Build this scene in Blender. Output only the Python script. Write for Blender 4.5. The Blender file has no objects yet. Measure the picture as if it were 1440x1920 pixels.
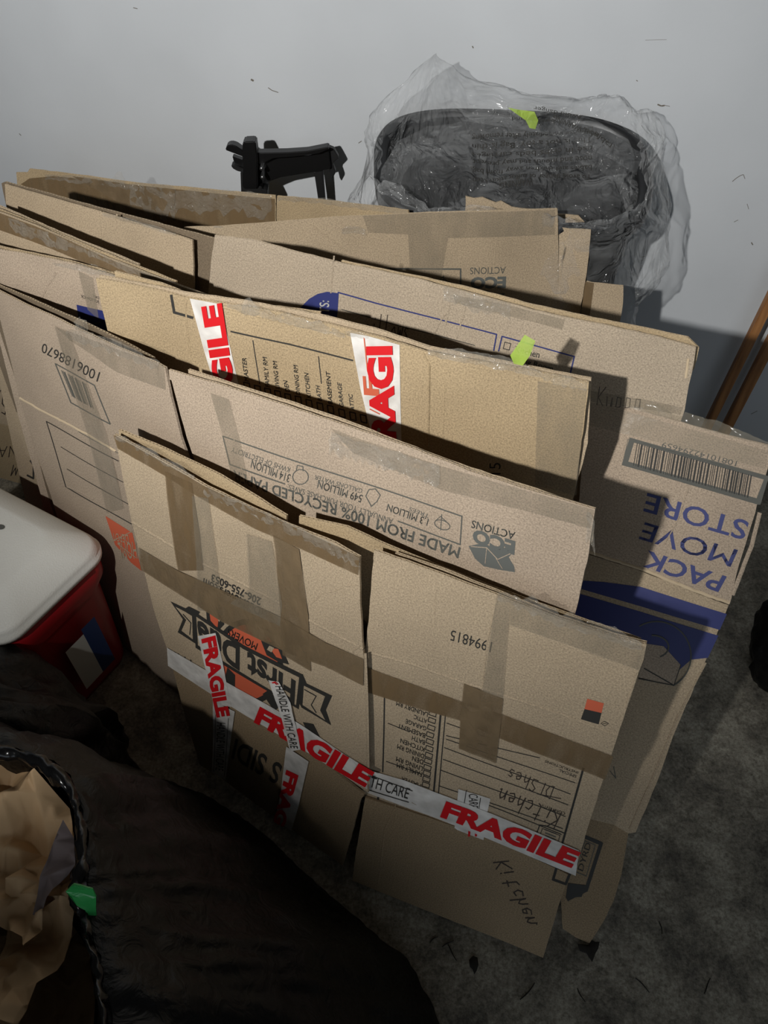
import bpy, bmesh, math, random
from mathutils import Vector, Matrix, noise
random.seed(7)
SC = bpy.context.scene
COL = SC.collection
# ------------------------------------------------------------------ camera
H, PITCH, F = 1.9, math.radians(48), 1442.0
CP = Vector((0, 0, H))
FW = Vector((0, math.cos(PITCH), -math.sin(PITCH)))
DN = Vector((0, -math.sin(PITCH), -math.cos(PITCH)))
RT = Vector((1, 0, 0))
cd = bpy.data.cameras.new('camera'); cam = bpy.data.objects.new('camera', cd); COL.objects.link(cam)
cam.location = CP; cam.rotation_euler = (math.pi/2-PITCH, 0, 0)
cd.sensor_fit = 'VERTICAL'; cd.sensor_height = 24; cd.lens = F/1920*24; cd.clip_start = 0.01
SC.camera = cam
def ray(p): return (RT*(p[0]-720)/F + DN*(p[1]-960)/F + FW).normalized()
def atz(p, z):
    d = ray(p); return CP + d*((z-H)/d.z)
def aty(p, y):
    d = ray(p); return CP + d*(y/d.y)
def onpl(p, P, n):
    d = ray(p); return CP + d*((P-CP).dot(n)/d.dot(n))
def Z(x0, y0, s):                       # read-off frame -> photo pixels
    return lambda *pts: [(x0+a/s, y0+b/s) for a, b in pts]
# ------------------------------------------------------------------ node helpers
def mat(name):
    m = bpy.data.materials.new(name); m.use_nodes = True
    nt = m.node_tree; b = nt.nodes['Principled BSDF']; return m, nt, b
def N(nt, t, **k):
    n = nt.nodes.new(t)
    for a, v in k.items():
        if a in n.inputs: n.inputs[a].default_value = v
        else: setattr(n, a, v)
    return n
def ramp(nt, fac, stops):
    r = nt.nodes.new('ShaderNodeValToRGB'); e = r.color_ramp.elements
    while len(e) < len(stops): e.new(.5)
    for i, (p, c) in enumerate(stops): e[i].position = p; e[i].color = (*c, 1)
    nt.links.new(fac, r.inputs[0]); return r.outputs[0]
def lin(c): return tuple((v/255/12.92 if v/255 <= .04045 else ((v/255+.055)/1.055)**2.4) for v in c)
def simple(name, rgb, rough=.6, metal=0, spec=.5):
    m, nt, b = mat(name); b.inputs['Base Color'].default_value = (*lin(rgb), 1)
    b.inputs['Roughness'].default_value = rough; b.inputs['Metallic'].default_value = metal
    b.inputs['Specular IOR Level'].default_value = spec
    return m
def cardboard(name, rgb, stain=.12, seed=0.0):
    m, nt, b = mat(name); L = nt.links.new
    uv = N(nt, 'ShaderNodeUVMap'); 
    mp = N(nt, 'ShaderNodeMapping'); mp.inputs['Location'].default_value = (seed, seed*1.7, 0); L(uv.outputs[0], mp.inputs[0])
    n1 = N(nt, 'ShaderNodeTexNoise', Scale=330.0, Detail=4.0, Roughness=.75); L(mp.outputs[0], n1.inputs['Vector'])
    n2 = N(nt, 'ShaderNodeTexNoise', Scale=6.0, Detail=5.0, Roughness=.6); L(mp.outputs[0], n2.inputs['Vector'])
    c = lin(rgb)
    s1 = ramp(nt, n1.outputs['Fac'], [(.34, tuple(v*.6 for v in c)), (.5, c), (.66, tuple(min(1, v*1.34) for v in c))])
    s2 = ramp(nt, n2.outputs['Fac'], [(.3, (1-stain,)*3), (.6, (1, 1, 1))])
    mx = N(nt, 'ShaderNodeMixRGB', blend_type='MULTIPLY'); mx.inputs[0].default_value = 1
    L(s1, mx.inputs[1]); L(s2, mx.inputs[2]); L(mx.outputs[0], b.inputs['Base Color'])
    b.inputs['Roughness'].default_value = .82; b.inputs['Specular IOR Level'].default_value = .25
    # faint vertical flutes + fibre bump
    mp2 = N(nt, 'ShaderNodeMapping'); mp2.inputs['Scale'].default_value = (1, .04, 1); L(uv.outputs[0], mp2.inputs[0])
    w = N(nt, 'ShaderNodeTexNoise', Scale=150.0, Detail=1.0); L(mp2.outputs[0], w.inputs['Vector'])
    n3 = N(nt, 'ShaderNodeTexNoise', Scale=160.0, Detail=3.0); L(mp.outputs[0], n3.inputs['Vector'])
    b1 = N(nt, 'ShaderNodeBump', Strength=.22, Distance=.002); L(w.outputs['Fac'], b1.inputs['Height'])
    b2 = N(nt, 'ShaderNodeBump', Strength=.05, Distance=.001); L(n3.outputs['Fac'], b2.inputs['Height']); L(b1.outputs[0], b2.inputs['Normal'])
    L(b2.outputs[0], b.inputs['Normal']); return m
def film(name, rgb, alpha, rough=.12, wr=60., st=.6, coordscale=(1, 1, 1), dist=.004):
    m, nt, b = mat(name); L = nt.links.new
    b.inputs['Base Color'].default_value = (*lin(rgb), 1); b.inputs['Roughness'].default_value = rough
    b.inputs['Specular IOR Level'].default_value = .6
    uv = N(nt, 'ShaderNodeUVMap'); mp = N(nt, 'ShaderNodeMapping'); mp.inputs['Scale'].default_value = coordscale; L(uv.outputs[0], mp.inputs[0])
    n = N(nt, 'ShaderNodeTexNoise', Scale=wr, Detail=3.0, Roughness=.5, Distortion=1.2); L(mp.outputs[0], n.inputs['Vector'])
    n2 = N(nt, 'ShaderNodeTexNoise', Scale=wr*.35, Detail=2.0); L(mp.outputs[0], n2.inputs['Vector'])
    bp = N(nt, 'ShaderNodeBump', Strength=st, Distance=dist); L(n.outputs['Fac'], bp.inputs['Height']); L(bp.outputs[0], b.inputs['Normal'])
    al = ramp(nt, n2.outputs['Fac'], [(.35, (alpha*.75,)*3), (.65, (min(1, alpha*1.25),)*3)])
    L(al, b.inputs['Alpha']); return m
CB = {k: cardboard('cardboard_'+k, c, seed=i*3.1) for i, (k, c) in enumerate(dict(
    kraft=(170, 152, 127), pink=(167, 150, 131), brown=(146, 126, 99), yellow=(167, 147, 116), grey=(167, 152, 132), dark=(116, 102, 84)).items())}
INK = simple('black_ink', (44, 42, 38), .7); INKG = simple('grey_ink', (84, 84, 78), .75)
BLUE = simple('blue_ink', (34, 42, 100), .6); RED = simple('red_ink', (205, 28, 34), .4); ORG = simple('orange_ink', (196, 92, 62), .7)
BLUG = simple('faded_blue_ink', (56, 62, 112), .7)
PEN = simple('marker_ink', (60, 50, 42), .6); GREY = simple('grey_shape_ink', (92, 94, 90), .75)
WHT = simple('white_ink', (205, 203, 196), .6); TAN = CB['kraft']
CREASE = simple('worn_paper_edge', (196, 176, 146), .9)
BTAPE = film('brown_packing_tape', (116, 96, 70), .72, .22, 90., .35, (1, .25, 1), .002)
BTAPEG = film('shiny_brown_tape', (122, 104, 80), .8, .16, 70., .6, (1, .5, 1), .003)
CTAPE = film('clear_packing_tape', (150, 140, 122), .32, .14, 80., .7, (1, .4, 1), .003)
CRINK = film('crinkled_clear_tape', (180, 174, 162), .22, .1, 55., 1.0, (1, 1, 1), .01)
for m_ in (CRINK, CTAPE, BTAPEG):
    b_ = m_.node_tree.nodes['Principled BSDF']; b_.inputs['Coat Weight'].default_value = .8; b_.inputs['Coat Roughness'].default_value = .08
FTAPE = film('white_printed_tape', (226, 222, 216), .9, .22, 60., .5, (1, 1, 1), .002)
BAGF = film('clear_bag_film', (215, 217, 218), .05, .1, 14., 1.0, (1, 1, 1), .05)
STAPE = film('smooth_clear_tape', (165, 155, 135), .25, .16, 40., .15, (1, 1, 1), .002)
GTAPE = film('green_masking_tape', (150, 176, 66), .93, .6, 60., .2)
# ------------------------------------------------------------------ object helpers
def link(me, name, mats, parent=None, smooth=False):
    o = bpy.data.objects.new(name, me); COL.objects.link(o)
    for m in mats: me.materials.append(m)
    if parent:
        o.parent = parent
        me.transform(Matrix.Translation(-parent.location))
    if smooth:
        for p in me.polygons: p.use_smooth = True
    return o
def thing(name, label, cat, loc, group=None):
    o = bpy.data.objects.new(name, None); COL.objects.link(o); o.location = loc; o.empty_display_size = .05
    o['label'] = label; o['category'] = cat
    if group: o['group'] = group
    return o
def tag(o, label, cat, group=None, kind=None):
    if label: o['label'] = label; o['category'] = cat
    if group: o['group'] = group
    if kind: o['kind'] = kind
    return o
def meshobj(name, verts, faces, m, parent=None, smooth=True, uvs=None):
    me = bpy.data.meshes.new(name); me.from_pydata([tuple(v) for v in verts], [], faces); me.update()
    if uvs:
        l = me.uv_layers.new(name='UVMap')
        for p in me.polygons:
            for li in p.loop_indices: l.data[li].uv = uvs[me.loops[li].vertex_index]
    return link(me, name, m if isinstance(m, list) else [m], parent, smooth)
_txt = {}
def text_shape(s, bold):
    k = (s, bold)
    if k in _txt: return _txt[k]
    c = bpy.data.curves.new('t', 'FONT'); c.body = s; mw = bold > 0 and any(ch in s for ch in 'MWN'); c.offset = 0 if mw else bold; c.resolution_u = 3; c.fill_mode = 'FRONT'
    o = bpy.data.objects.new('t', c); COL.objects.link(o)
    dg = bpy.context.evaluated_depsgraph_get(); dg.update()
    me = bpy.data.meshes.new_from_object(o.evaluated_get(dg))
    bm = bmesh.new(); bm.from_mesh(me); bmesh.ops.triangulate(bm, faces=bm.faces[:])
    vs = [(v.co.x, v.co.y) for v in bm.verts]; bm.verts.index_update()
    fs = [tuple(v.index for v in f.verts) for f in bm.faces]; bm.free()
    bpy.data.objects.remove(o); bpy.data.curves.remove(c); bpy.data.meshes.remove(me)
    x0 = min(v[0] for v in vs); x1 = max(v[0] for v in vs); y0 = min(v[1] for v in vs); y1 = max(v[1] for v in vs)
    if mw:                                  # faux bold: the glyphs again, nudged sideways and up
        k_ = len(vs); vs0, fs0 = vs[:], fs[:]; vs, fs = [], []
        for q_, (dx, dy) in enumerate(((-.5, 0), (.5, 0), (0, .5), (0, -.5), (0, 0))):
            fs += [tuple(i+q_*k_ for i in f) for f in fs0]; vs += [(x+dx*bold*2, y+dy*bold*2) for x, y in vs0]
    vs = [((x-x0)/(x1-x0), (y-y0)/(y1-y0)) for x, y in vs]
    _txt[k] = (vs, fs); return _txt[k]
# stroke letters for handwriting, unit box, lists of polylines
HW = {'K': [[(0, 0), (.05, 1)], [(.6, 1), (.05, .5), (.65, 0)]], 'I': [[(.1, 0), (.15, 1)]], 'i': [[(.1, 0), (.15, .6)], [(.17, .78), (.18, .84)]],
 'T': [[(0, .95), (.7, 1)], [(.35, 1), (.3, 0)]], 't': [[(.2, 1), (.15, .1), (.4, 0)], [(0, .65), (.5, .7)]], 'C': [[(.6, .85), (.25, .8), (.05, .4), (.2, 0), (.6, .1)]],
 'c': [[(.5, .5), (.2, .55), (.05, .25), (.2, 0), (.55, .08)]], 'H': [[(0, 0), (.05, 1)], [(.55, 0), (.6, 1)], [(0, .5), (.6, .52)]],
 'h': [[(.05, 1), (0, 0), (.1, .4), (.35, .55), (.45, .35), (.45, 0)]], 'e': [[(.05, .28), (.45, .32), (.35, .55), (.1, .5), (.02, .2), (.2, 0), (.55, .08)]],
 'E': [[(.6, 1), (0, .95), (0, 0), (.6, 0)], [(0, .5), (.45, .52)]], 'n': [[(0, .55), (.03, 0), (.12, .4), (.35, .55), (.48, .35), (.5, 0), (.62, .05)]],
 'N': [[(0, 0), (.03, 1), (.55, 0), (.58, 1)]], 'D': [[(.05, 0), (.05, 1), (.45, .85), (.6, .5), (.4, .1), (0, 0)]], 'S': [[(.55, .9), (.2, 1), (.05, .7), (.5, .4), (.45, .05), (.0, .05)]],
 's': [[(.4, .5), (.15, .55), (.05, .4), (.4, .2), (.3, 0), (0, .05)]], 'P': [[(0, 0), (.05, 1), (.45, .95), (.5, .65), (.05, .5)]], 'p': [[(0, -.4), (.08, .55), (.4, .5), (.4, .1), (.05, .05)]],
 'l': [[(.05, 1), (.08, .05), (.2, 0)]], 'o': [[(.3, .55), (.05, .4), (.08, .05), (.35, 0), (.5, .3), (.3, .55)]], 'O': [[(.35, 1), (.02, .6), (.1, .05), (.5, .05), (.6, .6), (.35, 1)]],
 'w': [[(0, .55), (.12, 0), (.28, .45), (.42, 0), (.58, .55)]], 'A': [[(0, 0), (.3, 1), (.6, 0)], [(.1, .4), (.5, .42)]], 'a': [[(.45, .5), (.1, .5), (.05, .1), (.4, .1), (.45, .5), (.5, 0)]],
 'M': [[(0, 0), (.08, 1), (.3, .3), (.55, 1), (.6, 0)]], 'R': [[(0, 0), (.05, 1), (.5, .85), (.05, .5), (.6, 0)]], 'J': [[(.5, 1), (.5, .2), (.2, 0), (.05, .2)]], 'u': [[(0, .55), (.05, .05), (.35, 0), (.45, .5), (.5, 0)]], ' ': []}
class Board:
    """a sheet of cardboard standing on the floor: plane through two top corners of height z, leaning back"""
    def __init__(s, A, B, zA, zB, lean, back=0., amp=.002, seed=0):
        a, b = atz(A, zA), atz(B, zB); s.u = (b-a).normalized(); h = Vector((0, 0, 1)).cross(s.u).normalized()
        if h.y < 0: h = -h
        L = math.radians(lean)
        up = h*math.sin(L) + Vector((0, 0, 1))*math.cos(L)
        s.up = (up - s.u*up.dot(s.u)).normalized(); s.n = s.u.cross(s.up).normalized()
        if s.n.y > 0: s.n = -s.n
        s.a = a - s.n*back; s.amp = amp; s.seed = seed; s.parts = []
    @classmethod
    def through(cls, A, B, z, P, amp=.001, seed=0):
        """sheet whose foot runs from A to B at height z and which passes through point P"""
        s = cls(A, B, z, z, 5, amp=amp, seed=seed); up = P-s.a; up = (up-s.u*up.dot(s.u)).normalized(); s.up = up; s.n = s.u.cross(up).normalized()
        if s.n.y > 0: s.n = -s.n
        return s
    def st(s, p):
        P = onpl(p, s.a, s.n) - s.a; return (P.dot(s.u), P.dot(s.up))
    def drop(s, p, z=.004, ds=0):                # point straight below p along the sheet, on the floor
        q = s.st(p); z0 = s.a.z + s.up.z*q[1] + s.u.z*q[0]
        return ('st', q[0]+ds, q[1]-(z0-z)/s.up.z)
    def c(s, p): return (p[1], p[2]) if p[0] == 'st' else s.st(p)
    def w(s, x, t): return s.amp*(math.sin(7*x+s.seed)+.7*math.sin(11*t+1.3*s.seed+2*x)+.5*math.sin(19*x-13*t+s.seed*2))
    def pos(s, x, t, off=0.):
        p = s.a + s.u*x + s.up*t + s.n*(off+s.w(x, t)); p.z = max(p.z, .002); return p
def grid_cut(bm, faces, step):
    xs = [v.co.x for v in bm.verts]; ys = [v.co.y for v in bm.verts]
    for ax, lo, hi in ((0, min(xs), max(xs)), (1, min(ys), max(ys))):
        k = math.floor(lo/step)+1
        while k*step < hi:
            co = [0, 0, 0]; co[ax] = k*step; no = [0, 0, 0]; no[ax] = 1
            bmesh.ops.bisect_plane(bm, geom=bm.verts[:]+bm.edges[:]+bm.faces[:], plane_co=co, plane_no=no, dist=1e-5)
            k += 1
class Sheet:
    """one mesh on a Board: the outline, its thickness and everything printed on it"""
    def __init__(s, bd, name, m, parent, th=.0048):
        s.b = bd; s.name = name; s.m = [m]; s.parent = parent; s.th = th; s.V = []; s.Fc = []; s.UV = []; s.MI = []
    def mi(s, m):
        if m not in s.m: s.m.append(m)
        return s.m.index(m)
    def add_flat(s, polys, m, off, step=.03, wob=None):
        """polys in st coords; triangulate, cut on the sheet's grid, map"""
        bm = bmesh.new()
        for poly in polys:
            vs = [bm.verts.new((x, y, 0)) for x, y in poly]
            try: bm.faces.new(vs)
            except ValueError: pass
        bmesh.ops.triangulate(bm, faces=[f for f in bm.faces if len(f.verts) > 4])
        if step: grid_cut(bm, bm.faces, step)
        bmesh.ops.remove_doubles(bm, verts=bm.verts[:], dist=1e-6)
        s._emit(bm, m, off, wob); bm.free()
    def _emit(s, bm, m, off, wob=None):
        k = s.mi(m); base = len(s.V); bm.verts.index_update()
        for v in bm.verts:
            o = off + (wob(v.co.x, v.co.y) if wob else 0)
            s.V.append(s.b.pos(v.co.x, v.co.y, o)); s.UV.append((v.co.x, v.co.y))
        for f in bm.faces:
            ids = [base+v.index for v in f.verts]
            P = [s.V[i] for i in ids]
            nn = (P[1]-P[0]).cross(P[2]-P[0])
            if nn.dot(s.b.n) < 0: ids.reverse()
            s.Fc.append(ids); s.MI.append(k)
    def quad(s, pts, k, uvs=None):
        base = len(s.V)
        for x, t, o in pts: s.V.append(s.b.pos(x, t, o)); s.UV.append((x+o, t))
        s.Fc.append([base+i for i in range(len(pts))]); s.MI.append(k)
    def outline(s, pts, ntop=0, jit=.0007, flute=True):
        """pts: photo pixels or ('st',..); the first ntop points are the open fluted top edge"""
        P = [s.b.c(p) for p in pts]; Q = []; top = []
        rnd = random.Random(int(P[0][0]*1e4) % 9973)
        for i in range(len(P)):
            a = Vector(P[i]); b = Vector(P[(i+1) % len(P)]); n = max(1, int((b-a).length/.018)); pr = Vector((-(b-a).y, (b-a).x)).normalized()
            for j in range(n):
                q = a.lerp(b, j/n)
                if j: q = q + pr*rnd.uniform(-jit, jit)
                Q.append((q.x, q.y)); top.append(i < ntop-1)
        bm = bmesh.new(); bm.faces.new([bm.verts.new((x, y, 0)) for x, y in Q])
        bmesh.ops.triangulate(bm, faces=bm.faces[:])
        grid_cut(bm, bm.faces, .03)
        s._emit(bm, s.m[0], 0)
        for v in bm.verts: pass
        n0 = len(s.Fc); s._emit(bm, s.m[0], -s.th)
        for i in range(n0, len(s.Fc)): s.Fc[i].reverse()
        bm.free()
        th = s.th; r = .0007
        ke = s.mi(CREASE)
        for i in range(len(Q)):
            (x0, t0), (x1, t1) = Q[i], Q[(i+1) % len(Q)]
            if top[i] and flute and th > .003:
                s.quad([(x0, t0, 0), (x1, t1, 0), (x1, t1, -r), (x0, t0, -r)], ke); s.quad([(x0, t0, -th), (x1, t1, -th), (x1, t1, -th+r), (x0, t0, -th+r)], ke)
                d = .02
                s.quad([(x0, t0, -r), (x1, t1, -r), (x1, t1-d, -r), (x0, t0-d, -r)], 0); s.quad([(x0, t0, -th+r), (x1, t1, -th+r), (x1, t1-d, -th+r), (x0, t0-d, -th+r)], 0)
                s.quad([(x0, t0-d, -r), (x1, t1-d, -r), (x1, t1-d, -th+r), (x0, t0-d, -th+r)], 0)
                L = math.hypot(x1-x0, t1-t0); n = max(2, round(L/.0043)); n += n % 2
                for j in range(n):
                    f0, f1 = j/n, (j+1)/n; o0 = -r if j % 2 == 0 else -th+r; o1 = -th+r if j % 2 == 0 else -r
                    xa, ta, xb, tb = x0+(x1-x0)*f0, t0+(t1-t0)*f0, x0+(x1-x0)*f1, t0+(t1-t0)*f1
                    w = .0003
                    s.quad([(xa-w, ta-.0003, o0), (xb-w, tb-.0003, o1), (xb-w, tb-d, o1), (xa-w, ta-d, o0)], ke)
                    s.quad([(xa-w, ta-.0003, o0), (xb-w, tb-.0003, o1), (xb+w, tb-.0003, o1), (xa+w, ta-.0003, o0)], ke)
                    s.quad([(xa+w, ta-.0003, o0), (xb+w, tb-.0003, o1), (xb+w, tb-d, o1), (xa+w, ta-d, o0)], ke)
            else:
                s.quad([(x0, t0, 0), (x1, t1, 0), (x1, t1, -th), (x0, t0, -th)], 0)
        return s
    # ---- prints (all coordinates in photo pixels)
    def poly(s, pts, m, off=.0005): s.add_flat([[s.b.c(p) for p in pts]], m, off); return s
    def line(s, pts, m, w=2., off=.0005, close=False):
        if close: pts = list(pts)+[pts[0]]
        polys = []
        for (x0, y0), (x1, y1) in zip(pts[:-1], pts[1:]):
            dx, dy = x1-x0, y1-y0; l = math.hypot(dx, dy) or 1; ex, ey = dx/l*w*.3, dy/l*w*.3; nx, ny = -dy/l*w/2, dx/l*w/2
            polys.append([s.b.st(q) for q in ((x0-ex+nx, y0-ey+ny), (x1+ex+nx, y1+ey+ny), (x1+ex-nx, y1+ey-ny), (x0-ex-nx, y0-ey-ny))])
        s.add_flat(polys, m, off, .03); return s
    def text(s, t, BL, BR, TL, m, bold=.02, off=.0005, step=.03):
        """BL,BR,TL: pixels of the lettering's own bottom-left, bottom-right, top-left"""
        vs, fs = text_shape(t, bold); a, b, c = Vector(s.b.st(BL)), Vector(s.b.st(BR)), Vector(s.b.st(TL))
        bm = bmesh.new(); V = [bm.verts.new((*(a+(b-a)*x+(c-a)*y), 0)) for x, y in vs]
        for f in fs:
            try: bm.faces.new([V[i] for i in f])
            except ValueError: pass
        if step: grid_cut(bm, bm.faces, step)
        s._emit(bm, m, off); bm.free(); return s
    def hand(s, t, BL, BR, TL, m=None, w=2.):
        a, b, c = Vector(BL), Vector(BR), Vector(TL); n = len(t)
        for i, ch in enumerate(t):
            for pl in HW[ch]:
                s.line([tuple(a+(b-a)*((i+x*1.25)/n)+(c-a)*y) for x, y in pl], m or PEN, w)
        return s
    def tape(s, pts, m, off=.0009, wrinkle=.0, step=.02):
        wob = (lambda x, t: wrinkle*noise.noise(Vector((x*60, t*60, s.b.seed)))) if wrinkle else None
        s.add_flat([[s.b.c(p) for p in pts]], m, off, step, wob); return s
    def done(s):
        me = bpy.data.meshes.new(s.name); me.from_pydata([tuple(v) for v in s.V], [], s.Fc)
        l = me.uv_layers.new(name='UVMap')
        for p in me.polygons:
            p.material_index = s.MI[p.index]
            for li in p.loop_indices: l.data[li].uv = s.UV[me.loops[li].vertex_index]
        me.update(); return link(me, s.name, s.m, s.parent)
def tape_part(bd, name, polys, m, parent, off=.0012, wrinkle=.0004, label=None, step=.015):
    sh = Sheet(bd, name, m, parent)
    for p in polys: sh.tape(p, m, off, wrinkle, step)
    if label: o = sh.done(); o['label'] = label; return o
    return sh
def crinkle(bd, parent, path, h, seed=1, m=None, over=.3, off=.003, label=None, name='clear_tape', rag=.5):
    """film folded over a top edge: path of photo pixels along the edge; h px above, over*h below; real ridges"""
    rnd = random.Random(seed); sh = Sheet(bd, name, m or CRINK, parent); pts = []
    for (x0, y0), (x1, y1) in zip(path[:-1], path[1:]):
        n = max(2, int(math.hypot(x1-x0, y1-y0)/7))
        for j in range(n): pts.append((x0+(x1-x0)*j/n, y0+(y1-y0)*j/n))
    pts.append(path[-1]); cols = []; rows = 6
    for i, (x, y) in enumerate(pts):
        e = min(1, 3*min(i, len(pts)-1-i)/len(pts)+.25)
        up = h*e*(1-rag+rag*(noise.noise(Vector((i*.35, seed, 0)))*1.2+.5)); dn = h*over*(.7+.6*rnd.random())
        cols.append([bd.st((x+rnd.uniform(-1.5, 1.5), y-up+(up+dn)*r/rows)) for r in range(rows+1)])
    base = len(sh.V)
    for i, c in enumerate(cols):
        for r, (a, b) in enumerate(c):
            o = off + .006*noise.noise(Vector((a*45, b*45, seed*3.))) + .004*noise.noise(Vector((a*120, b*120, seed*5.)))
            sh.V.append(bd.pos(a, b, max(.0013, o) if r > rows*.6 else o)); sh.UV.append((a, b))
    R = rows+1
    for i in range(len(cols)-1):
        for r in range(rows):
            sh.Fc.append([base+i*R+r, base+i*R+r+1, base+(i+1)*R+r+1, base+(i+1)*R+r]); sh.MI.append(0)
    o = sh.done()
    for p in o.data.polygons: p.use_smooth = True
    if label: o['label'] = label
    return o
def flute_crease(sh, path, w=4., hgt=.0018, m=None):
    """raised worn ridge where the board was folded"""
    k = sh.mi(m or sh.m[0]); pts = []
    for (x0, y0), (x1, y1) in zip(path[:-1], path[1:]):
        n = max(2, int(math.hypot(x1-x0, y1-y0)/8))
        for j in range(n): pts.append((x0+(x1-x0)*j/n, y0+(y1-y0)*j/n+random.uniform(-.7, .7)))
    pts.append(path[-1]); prev = None
    for i, (x, y) in enumerate(pts):
        a = pts[max(0, i-1)]; b = pts[min(len(pts)-1, i+1)]; dx, dy = b[0]-a[0], b[1]-a[1]; l = math.hypot(dx, dy) or 1
        nx, ny = -dy/l*w/2, dx/l*w/2; row = []; hh = hgt*random.uniform(.6, 1.2)
        for f, o in ((-1, .0002), (-.45, hh*.8), (0, hh), (.45, hh*.8), (1, .0002)):
            q = sh.b.st((x+nx*f, y+ny*f)); sh.V.append(sh.b.pos(q[0], q[1], o)); sh.UV.append(q); row.append(len(sh.V)-1)
        if prev:
            for j in range(4): sh.Fc.append([prev[j], row[j], row[j+1], prev[j+1]]); sh.MI.append(k)
        prev = row
def floor_at(p, z=0.0): q = atz(p, z); return Vector((q.x, q.y, 0))
z1 = Z(0, 280, 2.0); z2 = Z(640, 80, 1.8); z3 = Z(700, 560, 1.946); z4 = Z(0, 560, 2.571); z5 = Z(300, 560, 1.714)
z6 = Z(200, 780, 2.571); z7 = Z(240, 1120, 2.769); z8 = Z(640, 1000, 2.3417); zb = Z(0, 660, 3.0); zc = Z(860, 1100, 2.3414)
zd = Z(160, 480, 2.25); ze = Z(840, 360, 4.0); zf = Z(1220, 540, 4.173)

# ================================================================== FRONT BOX (mover's dish box)
f1 = thing('flattened_moving_box', 'frontmost flattened moving box with round orange mover logo and red FRAGILE tape', 'cardboard box', floor_at((660, 1640)), 'flattened cardboard boxes leaning against the wall')
BL_ = Board((220, 812), (675, 1045), .92, .92, 12, amp=.0015, seed=1)
BR_ = Board((690, 1030), (1213, 1205), .92, .92, 13, amp=.0015, seed=2)
# rear layers
bl2 = Board((222, 806), (536, 968), .924, .924, 12, back=.012, seed=3)
Sheet(bl2, 'rear_flap', CB['yellow'], f1).outline([(222, 806), (300, 838), (410, 893), (536, 968), (536, 1080), (250, 960)], 4).done()
br2 = Board((560, 968), (1190, 1178), .935, .93, 12.5, back=.02, seed=4)
sh = Sheet(br2, 'rear_flap', CB['yellow'], f1).outline([(560, 968), (650, 990), (708, 1018), (813, 1060), (936, 1106), (1060, 1150), (1202, 1198), (1190, 1260), (720, 1210), (562, 1010)], 7)
sh.done()
br3 = Board((700, 1022), (1213, 1197), .926, .926, 13, back=.009, seed=5)
Sheet(br3, 'rear_flap', CB['kraft'], f1).outline([(740, 1038), (826, 1066), (932, 1106), (1048, 1155), (1150, 1188), (1213, 1203), (1196, 1255), (740, 1200)], 6).done()
# left upper flap
sh = Sheet(BL_, 'flap', CB['kraft'], f1)
sh.outline([(217, 813), (317, 869), (387, 910), (542, 984), (628, 1019), (674, 1045), (675, 1120), (680, 1218), (589, 1169), (527, 1134), (379, 1056), (332, 1029), (247, 979), (233, 905)], 6)
sh.text('206-755-6053', *z6((745, 880), (508, 758), (738, 918)), INK, .03)
flute_crease(sh, [(247, 979), (332, 1029), (379, 1056), (527, 1134), (589, 1169), (680, 1218)], 5, .002)
flute_crease(sh, z6((980, 910), (1040, 855), (1100, 845), (1150, 820), (1215, 815)), 2.5, .0012)
flute_crease(sh, z6((1030, 640), (1045, 720), (1050, 800)), 3, .0006)
flute_crease(sh, z6((1130, 690), (1140, 780), (1150, 900)), 3, .0006)
flute_crease(sh, z6((1180, 1160), (1190, 1130), (1225, 1110)), 3, .0015)
sh.done()
# right upper flap
sh = Sheet(BR_, 'flap', CB['kraft'], f1)
sh.outline([(702, 1031), (824, 1074), (930, 1114), (1046, 1162), (1152, 1197), (1212, 1210), (1206, 1239), (1197, 1262), (1178, 1320), (1158, 1380), (1060, 1342), (862, 1278), (760, 1240), (684, 1220), (687, 1205), (693, 1150), (697, 1090)], 6)
sh.text('1994815', *z8((664, 476), (485, 420), (655, 522)), INK, .0)
sh.poly(z8((1080, 725), (1153, 745), (1143, 787), (1068, 770)), ORG); sh.poly(z8((1068, 770), (1143, 787), (1130, 838), (1052, 815)), INK)
sh.line(z8((1140, 833), (1155, 824), (1173, 834), (1157, 845)), INK, 1, close=True); sh.line(z8((1148, 834), (1165, 834)), INK, 1)
flute_crease(sh, [(684, 1220), (760, 1240), (862, 1278), (1060, 1342), (1158, 1380)], 5, .002)
flute_crease(sh, z8((425, 180), (410, 380), (405, 560)), 3, .0006); flute_crease(sh, z8((690, 270), (640, 480), (620, 690)), 3, .0012)
flute_crease(sh, z8((1300, 540), (1290, 640), (1250, 760)), 5, .0012); flute_crease(sh, z8((130, 430), (160, 440), (450, 550)), 3, .0005)
sh.done()
# left body with the logo
sh = Sheet(BL_, 'panel', CB['kraft'], f1)
sh.outline([(247, 980), (332, 1030), (379, 1057), (527, 1135), (589, 1170), (680, 1219), (686, 1330), (690, 1487), (565, 1395), (464, 1338), (318, 1228), (290, 1143)])
sh.text('FirstDueMovers.com', *z6((818, 968), (470, 780), (808, 1002)), INK, .03)
def circ(c, rx, ry, a0=0, a1=360, n=28, rot=0):
    cr, sr = math.cos(math.radians(rot)), math.sin(math.radians(rot)); o = []
    for i in range(n+1):
        a = math.radians(a0+(a1-a0)*i/n); x, y = rx*math.cos(a), ry*math.sin(a); o.append((c[0]+x*cr-y*sr, c[1]+x*sr+y*cr))
    return o
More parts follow.
